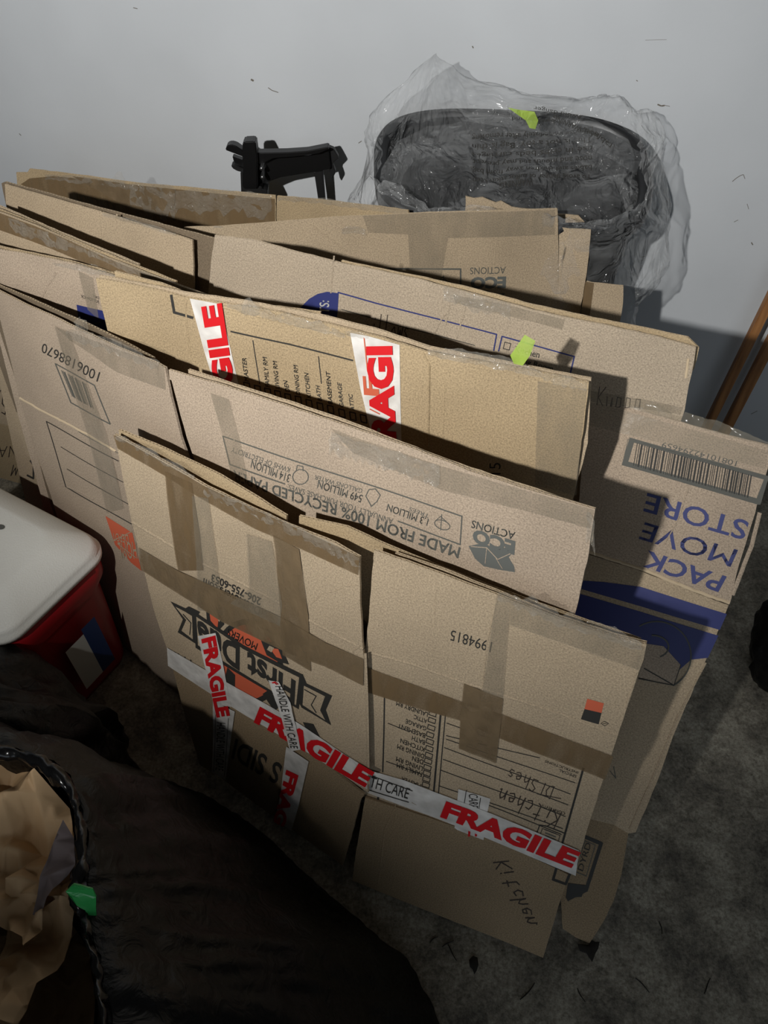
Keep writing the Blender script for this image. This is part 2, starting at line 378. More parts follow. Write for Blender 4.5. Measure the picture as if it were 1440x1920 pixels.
# seal: black ring, orange disc, crossed axes, ribbon banner with ends
sh.poly(z7(*circ((625, 335), 178, 222, n=36, rot=-8)[:-1]), INK, .0005)
sh.poly(z7(*circ((625, 335), 150, 193, n=36, rot=-8)[:-1]), ORG, .0008)
for A in ([(405, 50), (478, 95), (500, 140), (455, 190), (410, 120)], [(690, 225), (790, 240), (835, 350), (770, 330), (720, 300)], [(560, 480), (500, 440), (520, 360), (560, 400)], [(730, 480), (800, 560), (760, 590), (700, 500)]):
    sh.poly(z7(*A), INK, .0011)
for A in ([(425, 85), (470, 115), (465, 160), (430, 120)], [(735, 262), (780, 268), (800, 320), (770, 310)]): sh.poly(z7(*A), ORG, .0014)
sh.poly(z7((462, 100), (482, 112), (474, 128)), TAN, .0016); sh.poly(z7((735, 250), (760, 262), (745, 285), (722, 270)), TAN, .0016)
lt = [(225, 18), (300, 55), (318, 45), (375, 75), (360, 100), (372, 250), (262, 178), (288, 112)]; rt = [(880, 400), (905, 400), (925, 450), (1056, 515), (1024, 588), (1052, 666), (900, 575), (880, 540)]
for A, I in ((lt, [(250, 45), (300, 72), (335, 95), (340, 215), (282, 170), (306, 115)]), (rt, [(912, 460), (1020, 517), (995, 588), (1022, 640), (905, 560)])):
    sh.poly(z7(*A), INK, .0012); sh.poly(z7(*I), TAN, .0015)
sh.line(z7((290, 85), (330, 130), (325, 190)), INK, 2, .0017); sh.line(z7((915, 480), (975, 515), (950, 560), (975, 600)), INK, 2, .0017)
sh.poly(z7((345, 72), (600, 246), (905, 402), (885, 582), (355, 258)), INK, .0017); sh.poly(z7((358, 98), (600, 266), (888, 416), (872, 560), (368, 245)), TAN, .002)
sh.text('First Due', *z7((872, 432), (362, 108), (864, 560)), INK, .035, .0023)
sh.text('MOVERS', *z7((675, 240), (522, 160), (665, 275)), INK, .01, .0014)
flute_crease(sh, [(684, 1225), (687, 1330), (689, 1400), (691, 1470)], 5, .0012)
sh.text('FIRSTDUEMOVERS', *z7((440, 430), (240, 300), (440, 462)), INKG, .0)
sh.poly(z7((905, 650), (960, 660), (1000, 735), (940, 720)), INK)
sh.done()
# right body with the room form
sh = Sheet(BR_, 'panel', CB['kraft'], f1)
sh.outline([(684, 1221), (760, 1241), (862, 1279), (1060, 1343), (1158, 1381), (1131, 1461), (1078, 1632), (940, 1580), (800, 1530), (680, 1491), (682, 1350)])
sh.line(z8((190, 700), (183, 1045)), INK, 2.6); sh.line(z8((435, 798), (405, 1150)), INK, 3.5); sh.line(z8((456, 800), (426, 1150)), INK, 2)
sh.line(z8((1062, 1035), (968, 1370)), INK, 4)
for a, b in (((462, 835), (690, 915)), ((460, 890), (870, 988)), ((460, 905), (1025, 1100)), ((452, 942), (1005, 1150)), ((447, 993), (995, 1198)), ((437, 1040), (982, 1248)), ((428, 1108), (970, 1300)), ((640, 1195), (965, 1325))):
    sh.line(z8(a, b), INK, 1.6)
bx = [(400, 795), (397, 825), (394, 857), (389, 888), (388, 918), (386, 948), (384, 977), (381, 1002), (378, 1030), (376, 1055), (374, 1080), (372, 1105)]
nm = ['LAUNDRY RM', 'ATTIC', 'GARAGE', 'BASEMENT', 'BATH', 'KITCHEN', 'DINING RM', 'DEN', 'LIVING RM', 'FAMILY RM', '', 'MASTER']
wd = [143, 60, 95, 125, 60, 110, 122, 50, 120, 115, 0, 90]
for (x, y), t, w_ in zip(bx, nm, wd):
    sh.line(z8((x-13, y-16), (x+17, y-5), (x+13, y+13), (x-17, y+2)), INK, 1.6, close=True)
    if t: sh.text(t, *z8((x-20, y-6), (x-20-w_*.96, y-6-w_*.37), (x-23, y+13)), INK, .015)
sh.line(z8((205, 835), (298, 873)), INK, 1.5); sh.line(z8((198, 1000), (350, 1055)), INK, 1.5)
sh.text('INSTRUCTIONS', *z8((1040, 1050), (895, 998), (1037, 1060)), INK, .01); sh.text('SPECIAL', *z8((1033, 1066), (955, 1037), (1030, 1078)), INK, .01)
sh.text('CONTENTS', *z8((982, 1230), (880, 1196), (980, 1242)), INK, .01)
sh.hand('DIShes', *z8((935, 1118), (725, 1030), (915, 1172)), PEN, 1.8); sh.line(z8((860, 1150), (962, 1170)), PEN, 1.6)
sh.hand('Kitchen', *z8((965, 1232), (690, 1120), (935, 1300)), PEN, 2.2)
sh.line(z8((850, 1340), (870, 1285), (900, 1290), (980, 1320)), INK, 2); sh.line(z8((868, 1335), (882, 1300), (960, 1330), (948, 1365)), INK, 1.2)
for y in (0, 14, 26): sh.line(z8((895, 1305+y), (940, 1322+y)), INKG, 2)
sh.line(z8((40, 1060), (30, 1135), (155, 1200), (170, 1130)), INK, 4)
sh.done()
# lower flaps
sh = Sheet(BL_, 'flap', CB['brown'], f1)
sh.outline([(319, 1229), (464, 1339), (565, 1396), (683, 1490), (676, 1500), (660, 1560), (641, 1624), (560, 1568), (480, 1508), (413, 1458), (374, 1434), (345, 1330)])
sh.text('S SIDI', *z7((805, 870), (560, 730), (770, 975)), INK, .02)
sh.text('THIS', *z7((350, 330), (210, 260), (350, 380)), INK, .0)
sh.done()
BRf = Board.through((664, 1652), (1018, 1797), .004, onpl((870, 1555), BR_.a, BR_.n), seed=2)
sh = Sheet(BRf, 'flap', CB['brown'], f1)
sh.outline([(685, 1495), (800, 1531), (940, 1581), (1067, 1641), (1044, 1710), (1018, 1797), (900, 1748), (780, 1699), (661, 1651), (664, 1620), (676, 1550)])
sh.hand('Kitchen', *z8((735, 1440), (865, 1730), (665, 1445)), PEN, 2.4)
sh.line(z8((950, 1450), (930, 1520), (985, 1540), (1005, 1490)), INK, 5); flute_crease(sh, z8((240, 1190), (190, 1300), (160, 1550)), 3, .0008)
flute_crease(sh, z8((310, 1180), (560, 1300), (760, 1370)), 2.5, .0008)
sh.done()
# tapes on the front box
tape_part(BL_, 'brown_tape', [z6((42, 85), (300, 232), (480, 335), (880, 522), (1222, 680), (1215, 765), (1000, 668), (720, 540), (440, 380), (300, 292), (62, 152))], BTAPE, f1, .0024).done()
tape_part(BL_, 'brown_tape', [z6((288, 262), (418, 320), (455, 560), (470, 740), (350, 742), (330, 620), (300, 400))], BTAPE, f1, .0028).done()
tape_part(BL_, 'brown_tape', [z6((805, 570), (930, 640), (975, 960), (985, 1230), (850, 1150), (840, 960), (815, 640))], BTAPEG, f1, .0028).done()
tape_part(BL_, 'brown_tape', [z6((158, 630), (350, 740), (460, 790), (880, 985), (1060, 1090), (1240, 1170), (1238, 1300), (1050, 1205), (900, 1150), (560, 990), (380, 870), (172, 735))], BTAPEG, f1, .0036).done()
tape_part(BL_, 'clear_tape', [z6((420, 380), (500, 390), (540, 700), (560, 960), (440, 930), (440, 700))], CTAPE, f1, .0032, .0008).done()
tape_part(BL_, 'clear_tape', [z6((680, 560), (800, 600), (850, 900), (840, 1010), (600, 900), (690, 830))], CTAPE, f1, .0042, .001).done()
tape_part(BR_, 'brown_tape', [z8((108, 580), (500, 728), (700, 790), (1195, 978), (1158, 1082), (700, 900), (520, 820), (350, 772), (108, 690))], BTAPE, f1, .0026).done()
tape_part(BR_, 'brown_tape', [z8((540, 655), (712, 722), (700, 850), (680, 1005), (518, 942), (525, 800))], BTAPEG, f1, .0036, .0012).done()
tape_part(BR_, 'clear_tape', [z8((682, 268), (745, 290), (712, 720), (622, 690), (650, 480))], CTAPE, f1, .003, .0006).done()
tape_part(BR_, 'clear_tape', [z8((745, 290), (1338, 500), (1310, 600), (740, 400))], CTAPE, f1, .0024, .0008).done()
crinkle(BR_, f1, z8((690, 262), (960, 385), (1320, 490)), 26, 11, over=.35, label='loose clear tape along the top edge')
crinkle(BL_, f1, z6((60, 95), (300, 225), (430, 290)), 14, 12)
crinkle(BL_, f1, z6((480, 335), (880, 522), (1222, 684)), 7, 13, over=2.2, rag=.7)
# FRAGILE tapes
FR = 'printed_warning_tape'
def letters(sh, word, BL, BR, TL, m=RED, bold=.05, off=.0052): sh.text(word, BL, BR, TL, m, bold, off, .015)
sh = tape_part(BL_, FR, [z7((370, 195), (460, 180), (500, 330), (545, 560), (455, 545), (420, 400))], FTAPE, f1, .0042)
letters(sh, 'FRAGILE', *z7((388, 210), (470, 615), (462, 190))); sh.done()
sh = tape_part(BL_, FR, [z7((450, 530), (562, 585), (535, 760), (510, 945), (438, 905), (448, 700))], FTAPE, f1, .0036)
sh.text('HANDLE WITH CARE', *z7((470, 640), (458, 890), (515, 645)), INK, .0, .0046); sh.line(z7((465, 600), (450, 900)), INKG, 1, .0044); sh.line(z7((530, 620), (505, 925)), INKG, 1, .0044)
sh.done()
sh = tape_part(BL_, FR, [z7((738, 420), (790, 430), (850, 540), (905, 780), (850, 790), (800, 600))], FTAPE, f1, .0066, .0016)
sh.text('HANDLE WITH CARE', *z7((775, 450), (855, 770), (815, 450)), INK, .0, .0086); sh.text('F', *z7((757, 430), (775, 446), (775, 424)), RED, .03, .0086); sh.done()
sh = tape_part(BL_, FR, [z7((828, 768), (945, 845), (890, 1080), (850, 1210), (768, 1150), (800, 1000))], FTAPE, f1, .005)
letters(sh, 'FRAG', *z7((830, 885), (758, 1160), (895, 915)), off=.0062); sh.done()
sh = tape_part(BL_, FR, [[(316, 1212), (500, 1318), (565, 1358), (640, 1408), (692, 1440), (690, 1478), (640, 1448), (560, 1398), (464, 1340), (318, 1246)]], FTAPE, f1, .0034)
letters(sh, 'FRAGILE', (478, 1352), (686, 1474), (490, 1322), off=.0046); sh.done()
sh = tape_part(BR_, FR, [[(690, 1440), (760, 1460), (900, 1516), (1086, 1593), (1080, 1640), (1000, 1606), (820, 1532), (690, 1482)]], FTAPE, f1, .0034)
letters(sh, 'FRAGILE', (826, 1529), (1072, 1625), (838, 1499), off=.0046)
sh.text('WITH CARE', (672, 1463), (766, 1494), (676, 1444), INK, .0, .0046); sh.line([(700, 1451), (775, 1479)], INK, 1.4, .0046); sh.line([(695, 1477), (768, 1500)], INK, 1.4, .0046)
sh.done()
sh = tape_part(BR_, FR, [z8((515, 1120), (655, 1165), (640, 1230), (625, 1345), (510, 1300), (498, 1290))], FTAPE, f1, .0024, .0004)
sh.text('CARE', *z8((560, 1140), (562, 1200), (600, 1145)), INK, .0, .0032); sh.line(z8((550, 1125), (540, 1190)), INK, 1.3, .0032); sh.line(z8((612, 1160), (605, 1205)), INK, 1.3, .0032)
for x in (565, 595): sh.line(z8((x, 1285), (x-3, 1325)), RED, 4, .0032)
sh.done()

# ================================================================== SECOND BOX (orange logo, recycled print)
f2 = thing('flattened_cardboard_box', 'long flattened box with recycled paper print and orange square logo, second from front', 'cardboard box', floor_at((300, 1200), .25), 'flattened cardboard boxes leaning against the wall')
P2 = Board((0, 545), (310, 690), .99, 1.05, 9, amp=.002, seed=6)
Q2 = Board((318, 690), (1115, 955), 1.05, 1.08, 12, amp=.002, seed=7)
p2b = Board((0, 536), (300, 676), .993, 1.053, 9, back=.012, seed=8)
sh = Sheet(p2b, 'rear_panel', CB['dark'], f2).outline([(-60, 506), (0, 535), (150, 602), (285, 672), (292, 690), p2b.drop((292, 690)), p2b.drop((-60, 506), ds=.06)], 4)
sh.poly([(28, 770), (60, 790), (96, 850), (96, 890), (50, 850), (36, 810)], CB['kraft']); sh.line(z4((150, 780), (165, 800), (165, 865), (135, 850)), INK, 3.5, .001); sh.done()
sh = Sheet(P2, 'panel', CB['pink'], f2)
sh.outline([(-70, 512), (0, 546), (60, 574), (105, 594), (140, 612), (200, 640), (296, 682), (309, 690), (320, 745), (339, 820), (357, 872), (362, 900), P2.drop((362, 900)), P2.drop((97, 935)), (97, 935), (60, 830), (35, 745), (20, 680), (0, 600), (-70, 560)], 8)
sh.text('1006188670', *z4((492, 352), (212, 210), (478, 398)), INK, .0)
sh.line(z4((270, 312), (463, 415), (537, 602), (343, 500)), INKG, 2, close=True)
for i in range(17):
    f = i/16; a = z4((300+f*118, 345+f*62))[0]; b = z4((352+f*105, 470+f*58))[0]
    if i % 5 != 3: sh.line([a, b], INKG, random.choice([.8, 1.2, 2]))
sh.line(z4((572, 782), (220, 593), (320, 905), (636, 1085)), INK, 1.6)
sh.line(z4((292, 715), (594, 885)), INK, 1.2); sh.line(z4((325, 820), (618, 990)), INK, 1.2); sh.line(z4((380, 640), (575, 745)), INKG, 1.0)
sh.poly(z4((512, 1045), (642, 1128), (690, 1308), (640, 1270), (560, 1185)), ORG)
sh.text('DEPOT', *z4((622, 1135), (545, 1125), (628, 1175)), TAN, .0, .0012); sh.text('HOME', *z4((660, 1168), (572, 1170), (672, 1250)), TAN, .0, .0012)
sh.line(z4((535, 1170), (640, 1120)), TAN, 1.5, .0012); sh.line(z4((575, 1180), (665, 1245)), TAN, 1.2, .0012)
flute_crease(sh, z4((92, 480), (230, 560), (420, 650), (560, 735)), 4, .0022, CREASE); flute_crease(sh, z4((325, 905), (400, 935), (455, 965)), 4, .0012)
sh.done()
sh = Sheet(Q2, 'panel', CB['pink'], f2)
sh.outline([(318, 692), (420, 722), (520, 755), (640, 795), (760, 838), (880, 885), (1000, 922), (1115, 956), (1110, 990), (1104, 1035), (1092, 1090), (1080, 1145), Q2.drop((1080, 1145)), Q2.drop((385, 900)), (369, 872), (352, 820), (335, 755)], 8)
q2b = Board((318, 686), (1118, 951), 1.053, 1.083, 12, back=.009, seed=9)
Sheet(q2b, 'rear_panel', CB['kraft'], f2).outline([(352, 693), (420, 715), (640, 788), (880, 878), (1118, 952), (1112, 1010), q2b.drop((1112, 1010), .3), q2b.drop((392, 860), .3)], 5).done()
sh.line(z5((970, 700), (205, 440), (228, 530), (405, 592)), INKG, 2.4); sh.line(z5((970, 700), (965, 790), (765, 715)), INKG, 2.4)
T = lambda t, a, b, c, m=INKG, bo=.0: sh.text(t, *z5(a, b, c), m, bo)
T('KWHS OF ELECTRICITY', (424, 540), (236, 474), (418, 556)); T('314 MILLION', (424, 562), (300, 514), (418, 588), INKG, .01)
T('GALLONS WATER', (652, 612), (502, 564), (647, 626)); T('549 MILLION', (652, 632), (512, 582), (646, 656), INKG, .01)
T('TREES', (866, 694), (802, 670), (862, 706)); T('1.3 MILLION', (864, 708), (732, 660), (858, 730), INKG, .01)
T('ANNUALLY YOUR PURCHASE SAVES:', (750, 708), (415, 592), (746, 726)); T('MADE FROM 100% RECYCLED PAPER', (966, 800), (240, 548), (958, 834), INKG, .02)
T('ACTIONS', (1142, 752), (1004, 712), (1136, 776), INKG, .01); T('ECO', (1142, 780), (1006, 738), (1138, 826), GREY, .05)
def icons(sh, Zf, bulb, drop, tree, k=1.):
    if bulb: x, y = bulb; sh.line(Zf(*circ((x, y+5*k), 25*k, 24*k, n=14)), INKG, 1.8); sh.line(Zf((x-14*k, y-14*k), (x-10*k, y-32*k), (x+8*k, y-28*k), (x+8*k, y-14*k)), INKG, 1.6)
    if drop: x, y = drop; sh.line(Zf((x-6*k, y+28*k), (x-24*k, y-5*k), (x-14*k, y-26*k), (x+6*k, y-28*k), (x+22*k, y-8*k), (x+12*k, y+12*k)), INKG, 1.8, close=True)
    if tree:
        x, y = tree; sh.line(Zf(*circ((x+2*k, y+5*k), 26*k, 14*k, n=14, rot=20)), INKG, 1.6); sh.line(Zf((x-20*k, y-8*k), (x-4*k, y-22*k), (x+14*k, y-6*k)), INKG, 1.4); sh.line(Zf((x, y-28*k), (x-3*k, y+22*k)), INKG, 1.6)
icons(sh, z5, (455, 565), (685, 640), (905, 722))
sh.poly(z5((992, 795), (1040, 785), (1080, 808), (1110, 800), (1140, 808), (1120, 832), (1138, 862), (1140, 880), (1090, 872), (1040, 860), (1012, 835)), GREY)
sh.line(z5((1000, 796), (1050, 800), (1085, 838), (1125, 820)), CB['pink'], 1.6, .0009); sh.line(z5((1050, 800), (1045, 850)), CB['pink'], 1.2, .0009); sh.line(z5((1080, 835), (1100, 868)), CB['pink'], 1.2, .0009)
flute_crease(sh, z5((205, 330), (235, 430), (280, 600)), 3, .001); flute_crease(sh, z5((1010, 620), (1200, 660), (1380, 700)), 2.5, .001)
flute_crease(sh, z5((1240, 765), (1320, 795)), 2.5, .0008)
sh.done()
tape_part(P2, 'clear_tape', [z4((272, 130), (790, 320), (800, 440), (570, 350), (440, 260), (345, 200))], CTAPE, f2, .0012, .001).done()
tape_part(P2, 'clear_tape', [z4((272, 130), (345, 165), (430, 400), (520, 640), (600, 1010), (520, 1030), (430, 660), (345, 400))], CTAPE, f2, .0024, .0012).done()
tape_part(Q2, 'clear_tape', [z5((165, 300), (225, 322), (260, 450), (300, 640), (240, 600), (205, 440))], CTAPE, f2, .0014, .0004).done()
tape_part(Q2, 'clear_tape', [z5((550, 415), (640, 450), (900, 540), (1395, 680), (1380, 740), (1200, 690), (900, 615), (720, 540), (620, 495))], CTAPE, f2, .0012, .001).done()
crinkle(P2, f2, z4((330, 150), (560, 215), (770, 310)), 13, 21, over=1.2)
crinkle(P2, f2, z4((370, 120), (440, 150)), 24, 22)
crinkle(Q2, f2, z5((550, 425), (700, 480), (900, 540)), 5, 23, over=7, rag=.9)
crinkle(Q2, f2, z5((1370, 690), (1398, 720)), 10, 24, over=5)

# ================================================================== THIRD BOX (room list, FRAGILE bands)
f3 = thing('flattened_moving_box', 'flattened moving box with sideways room checklist and two upright red lettered tapes', 'cardboard box', floor_at((700, 1200), .2), 'flattened cardboard boxes leaning against the wall')
P3 = Board((180, 520), (1105, 715), 1.12, 1.12, 10, amp=.0022, seed=10)
for k, dz in ((1, 6), (2, 11)):
    b = Board((180, 520-dz), (1108, 715-dz), 1.123+.002*k, 1.123+.002*k, 10, back=.008*k, seed=11+k)
    pts = [(215, 512), (300, 534), (345, 552), (430, 566), (600, 590)] if k == 2 else [(185, 519), (260, 532), (345, 549), (440, 563), (600, 592), (700, 618), (805, 654), (950, 682), (1108, 713)]
    pts = [(x, y-dz*.35) for x, y in pts]
    Sheet(b, 'rear_panel', CB['kraft'] if k == 1 else CB['yellow'], f3).outline(pts+[(pts[-1][0]-6, pts[-1][1]+120), b.drop((pts[-1][0]-6, pts[-1][1]+120)), b.drop((pts[0][0]+30, pts[0][1]+150)), (pts[0][0]+20, pts[0][1]+100)], len(pts)).done()
sh = Sheet(P3, 'panel', CB['yellow'], f3)
sh.outline([(180, 522), (240, 532), (300, 545), (345, 558), (440, 571), (520, 583), (640, 612), (720, 632), (800, 657), (880, 672), (1000, 695), (1104, 717), (1096, 790), (1086, 860), (1077, 925), P3.drop((1077, 925)), P3.drop((215, 700)), (205, 640), (190, 575)], 12)
sh.line(zd((360, 168), (372, 240), (450, 262)), INK, 5); sh.line(zd((615, 318), (860, 370), (1130, 438)), INK, 3)
bx = [(680, 550), (725, 563), (768, 575), (810, 585), (853, 598), (897, 608), (943, 622), (990, 635), (1035, 645), (1083, 660), (1130, 672), (1175, 682)]
nm = [('MASTER', 530, 430), None, ('FAMILY RM', 555, 428), ('LIVING RM', 562, 445), ('DEN', 575, 528), ('DINING RM', 587, 462), ('KITCHEN', 600, 495), ('BATH', 612, 548), ('BASEMENT', 625, 488), ('GARAGE', 638, 535), ('ATTIC', 650, 582), None]
for (x, y), t in zip(bx, nm):
    sh.line(zd((x-13, y-17), (x+11, y-12), (x+15, y+20), (x-9, y+14)), INK, 2.2, close=True)
    if t: sh.text(t[0], *zd((x+9, t[1]), (x-1, t[2]), (x-9, t[1]-4)), INK, .02)
sh.line(zd((735, 540), (708, 355)), INK, 1.8); sh.line(zd((997, 537), (985, 422)), INK, 1.8)
sh.text('1994815', *z3((465, 780), (465, 598), (425, 780)), INK, .0)
sh.line(z3((825, 330), (830, 330)), INK, 1)
flute_crease(sh, z3((185, 195), (208, 240), (205, 380), (200, 545)), 4, .0022); flute_crease(sh, z3((262, 300), (258, 420), (250, 560)), 3, .0008)
flute_crease(sh, zd((420, 190), (425, 300), (440, 420)), 4, .0012); flute_crease(sh, zd((60, 110), (100, 240), (150, 350)), 3, .0006)
flute_crease(sh, zd((575, 215), (860, 285), (1120, 330)), 3, .0015)
sh.done()
sh = tape_part(P3, FR, [zd((440, 180), (575, 203), (600, 330), (655, 580), (545, 545), (500, 400))], FTAPE, f3, .0014, .0004)
sh.text('GILE', *zd((634, 545), (580, 195), (548, 556)), RED, .05, .0034, .015); sh.done()
sh = tape_part(P3, FR, [zd((1120, 320), (1200, 335), (1330, 370), (1336, 790), (1210, 745), (1165, 560), (1140, 430))], FTAPE, f3, .0014, .0004)
sh.text('RAGI', *zd((1318, 768), (1302, 372), (1212, 766)), RED, .05, .0034, .015)
sh.text('F', *zd((1245, 585), (1240, 505), (1180, 580)), ORG, .03, .0026); sh.line(zd((1180, 340), (1195, 480)), ORG, 2, .0026); sh.line(zd((1205, 640), (1245, 660)), ORG, 2, .0026)
sh.done()
crinkle(P3, f3, zd((600, 205), (700, 225), (850, 265), (1100, 325)), 15, 31, over=.5, label='crumpled clear tape along the top edge')
crinkle(P3, f3, zd((660, 225), (735, 230)), 26, 32)
crinkle(P3, f3, z3((200, 190), (420, 235), (620, 280)), 22, 33, over=.2, rag=.25); crinkle(P3, f3, z3((620, 275), (780, 310)), 9, 34, over=1.4)
crinkle(P3, f3, zd((1100, 318), (1200, 335)), 9, 35, over=.5)
tape_part(P3, 'clear_tape', [z3((600, 300), (780, 330), (760, 500), (740, 720), (590, 680))], CTAPE, f3, .0012, .0005).done()
gt = tape_part(P3, 'green_tape', [z3((555, 126), (594, 148), (575, 200), (548, 238), (515, 232), (503, 200))], GTAPE, f3, .006, .003).done(); gt['label'] = 'scrap of lime green masking tape'

# ================================================================== box with blue corner print, left behind the room-list box
f3b = thing('flattened_cardboard_box', 'flattened box with a dark blue printed corner, left behind the room checklist box', 'cardboard box', floor_at((100, 900), .4), 'flattened cardboard boxes leaning against the wall')
P3b = Board((0, 468), (240, 530), 1.06, 1.06, 10, back=.012, amp=.002, seed=14)
sh = Sheet(P3b, 'panel', CB['pink'], f3b)
sh.outline([(-50, 455), (0, 467), (60, 478), (130, 492), (240, 525), (330, 548), (430, 572), (440, 640), P3b.drop((440, 640)), P3b.drop((-50, 455))], 7)
sh.poly(z1((288, 582), (385, 605), (405, 692), (345, 668), (298, 655)), BLUE); sh.line(z1((330, 660), (380, 648)), INKG, 2, .001)
sh.text('BOTTOM FOR', *z1((372, 578), (306, 556), (370, 566)), INK, 0); sh.text('DRY', *z1((372, 562), (350, 556), (371, 552)), INK, 0)
flute_crease(sh, z1((210, 465), (180, 510), (155, 560)), 4, .0016); flute_crease(sh, z1((100, 390), (130, 480)), 3, .001)
sh.done()
p3c = Board((0, 462), (240, 524), 1.063, 1.063, 10, back=.02, seed=15)
Sheet(p3c, 'rear_panel', CB['yellow'], f3b).outline([(-50, 449), (20, 466), (130, 488), (240, 520), (330, 542), (420, 566), (425, 640), p3c.drop((425, 640)), p3c.drop((-50, 449))], 6).done()
tape_part(P3b, 'brown_tape', [z1((295, 455), (350, 480), (372, 640), (330, 600), (310, 520))], CTAPE, f3b, .0012).done()
crinkle(P3b, f3b, z1((200, 425), (265, 440), (380, 465), (480, 500)), 10, 41)
# ================================================================== taped diagonal box, left
f4 = thing('flattened_cardboard_box', 'flattened box at upper left with wide brown tape along its sloping top edge', 'cardboard box', floor_at((100, 800), .4), 'flattened cardboard boxes leaning against the wall')
P4 = Board((0, 397), (400, 557), 1.08, 1.08, 12, amp=.003, seed=16)
sh = Sheet(P4, 'panel', CB['kraft'], f4)
sh.outline([(-75, 369), (0, 397), (60, 420), (120, 448), (190, 478), (260, 505), (330, 532), (415, 562), (420, 640), P4.drop((420, 640)), P4.drop((-75, 369))], 8); sh.done()
for k, dy in ((1, 4), (2, 9)):
    b = Board((0, 397-dy), (400, 557-dy), 1.082+.002*k, 1.082+.002*k, 12, back=.007*k+.002, seed=16+k)
    Sheet(b, 'rear_panel', CB[['dark', 'yellow', 'kraft'][k]], f4).outline([(-75+k*30, 369-dy+k*11), (0, 397-dy), (120, 447-dy), (260, 504-dy), (400-k*70, 555-dy-k*24), (400-k*70, 640), b.drop((400-k*70, 640)), b.drop((-75+k*30, 369-dy+k*11))], 5).done()
tape_part(P4, 'brown_tape', [[(-73, 372), (0, 398), (60, 421), (190, 479), (330, 533), (414, 562), (405, 575), (330, 556), (240, 532), (150, 490), (60, 452), (0, 430), (-65, 400)]], BTAPE, f4, .0012, .0008).done()
crinkle(P4, f4, [(20, 408), (60, 428), (130, 455)], 6, 43, over=3); crinkle(P4, f4, [(130, 455), (220, 492), (310, 525), (410, 560)], 5, 44, over=1.6); crinkle(P4, f4, [(150, 495), (200, 520)], 14, 45, over=.5)

# ================================================================== plain box, left
f5 = thing('flattened_cardboard_box', 'plain unprinted flattened box ending in a straight edge left of the dark gap', 'cardboard box', floor_at((200, 700), .5), 'flattened cardboard boxes leaning against the wall')
P5 = Board((8, 345), (360, 450), 1.06, 1.06, 12, amp=.0015, seed=19)
sh = Sheet(P5, 'panel', CB['kraft'], f5)
sh.outline([(9, 345), (100, 371), (200, 400), (300, 431), (360, 451), (362, 500), (362, 560), P5.drop((362, 560)), P5.drop((14, 420)), (11, 380)], 5)
flute_crease(sh, z1((378, 230), (385, 300), (388, 420)), 4, .0014); flute_crease(sh, z1((440, 240), (445, 380)), 3, .001); sh.done()
b = Board((8, 340), (370, 446), 1.063, 1.063, 12, back=.014, seed=20)
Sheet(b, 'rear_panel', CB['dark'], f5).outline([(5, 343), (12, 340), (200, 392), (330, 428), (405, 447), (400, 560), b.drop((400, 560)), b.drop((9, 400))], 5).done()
crinkle(P5, f5, [(195, 399), (260, 416), (330, 438)], 5, 51, over=.8)

# ================================================================== CONTENTS box with blue print
f6 = thing('flattened_moving_box', 'long flattened box with blue outlined contents form, behind the room checklist box', 'cardboard box', floor_at((900, 1000), .2), 'flattened cardboard boxes leaning against the wall')
P6 = Board((405, 440), (1310, 650), 1.09, 1.09, 11, amp=.0025, seed=21)
sh = Sheet(P6, 'panel', CB['grey'], f6)
sh.outline([(404, 440), (480, 450), (600, 483), (640, 494), (780, 523), (880, 549), (1000, 582), (1150, 612), (1230, 630), (1305, 652), (1301, 680), (1292, 720), (1284, 768), P6.drop((1284, 768)), P6.drop((393, 560)), (392, 550), (397, 490)], 10)
sh.poly(zd((890, 246), (915, 210), (945, 180), (980, 160), (1020, 151), (1068, 158), (1064, 230), (1056, 302), (960, 270)), BLUE)
sh.text('CONTENTS:', *zd((1030, 420), (1028, 190), (992, 415)), WHT, .01, .0012)
sh.line(z3((-130, -22), (0, 15), (230, 72), (450, 130), (440, 188)), BLUE, 2.6); sh.line(z3((-117, 40), (80, 95), (260, 140), (370, 170)), INK, 1.4)
sh.line(z3((458, 190), (470, 137), (735, 208), (720, 272)), BLUE, 2.6); sh.line(z3((480, 158), (502, 163), (497, 186), (475, 181)), INK, 1.5, close=True)
sh.text('Kitchen', *z3((518, 195), (606, 214), (522, 172)), INK, .01); sh.text('Dining Room', *z3((500, 226), (654, 266), (505, 204)), INK, .01)
sh.hand('pillows', (684, 634), (768, 640), (690, 588), PEN, 1.8); sh.hand('Kuppa', *z3((815, 395), (985, 405), (825, 318)), PEN, 1.6)
flute_crease(sh, z1((1252, 400), (1245, 470), (1240, 540)), 3, .0014); flute_crease(sh, z1((1170, 400), (1205, 470), (1230, 520)), 2.5, .001)
flute_crease(sh, ze((20, 740), (0, 900), (-20, 1000)), 5, .0015); flute_crease(sh, ze((140, 790), (110, 950), (60, 1100)), 4, .0012)
flute_crease(sh, z3((280, 30), (240, 90), (210, 160)), 4, .0012); flute_crease(sh, z3((1150, 220), (1140, 290)), 5, .0018, CREASE)
sh.done()
b = Board((650, 488), (1312, 644), 1.094, 1.094, 11, back=.012, seed=22)
Sheet(b, 'rear_panel', CB['yellow'], f6).outline([(640, 488), (780, 518), (880, 541), (1000, 572), (1150, 604), (1290, 632), (1311, 652), (1302, 690), (1280, 720), b.drop((1280, 720)), b.drop((650, 620))], 7).done()
tape_part(P6, 'clear_tape', [z3((290, -15), (480, 20), (700, 75), (690, 110), (440, 50), (300, 15))], CTAPE, f6, .0012, .0006).done()
crinkle(P6, f6, ze((-30, 700), (60, 730), (260, 790), (470, 840)), 3, 61, over=9, rag=.8)
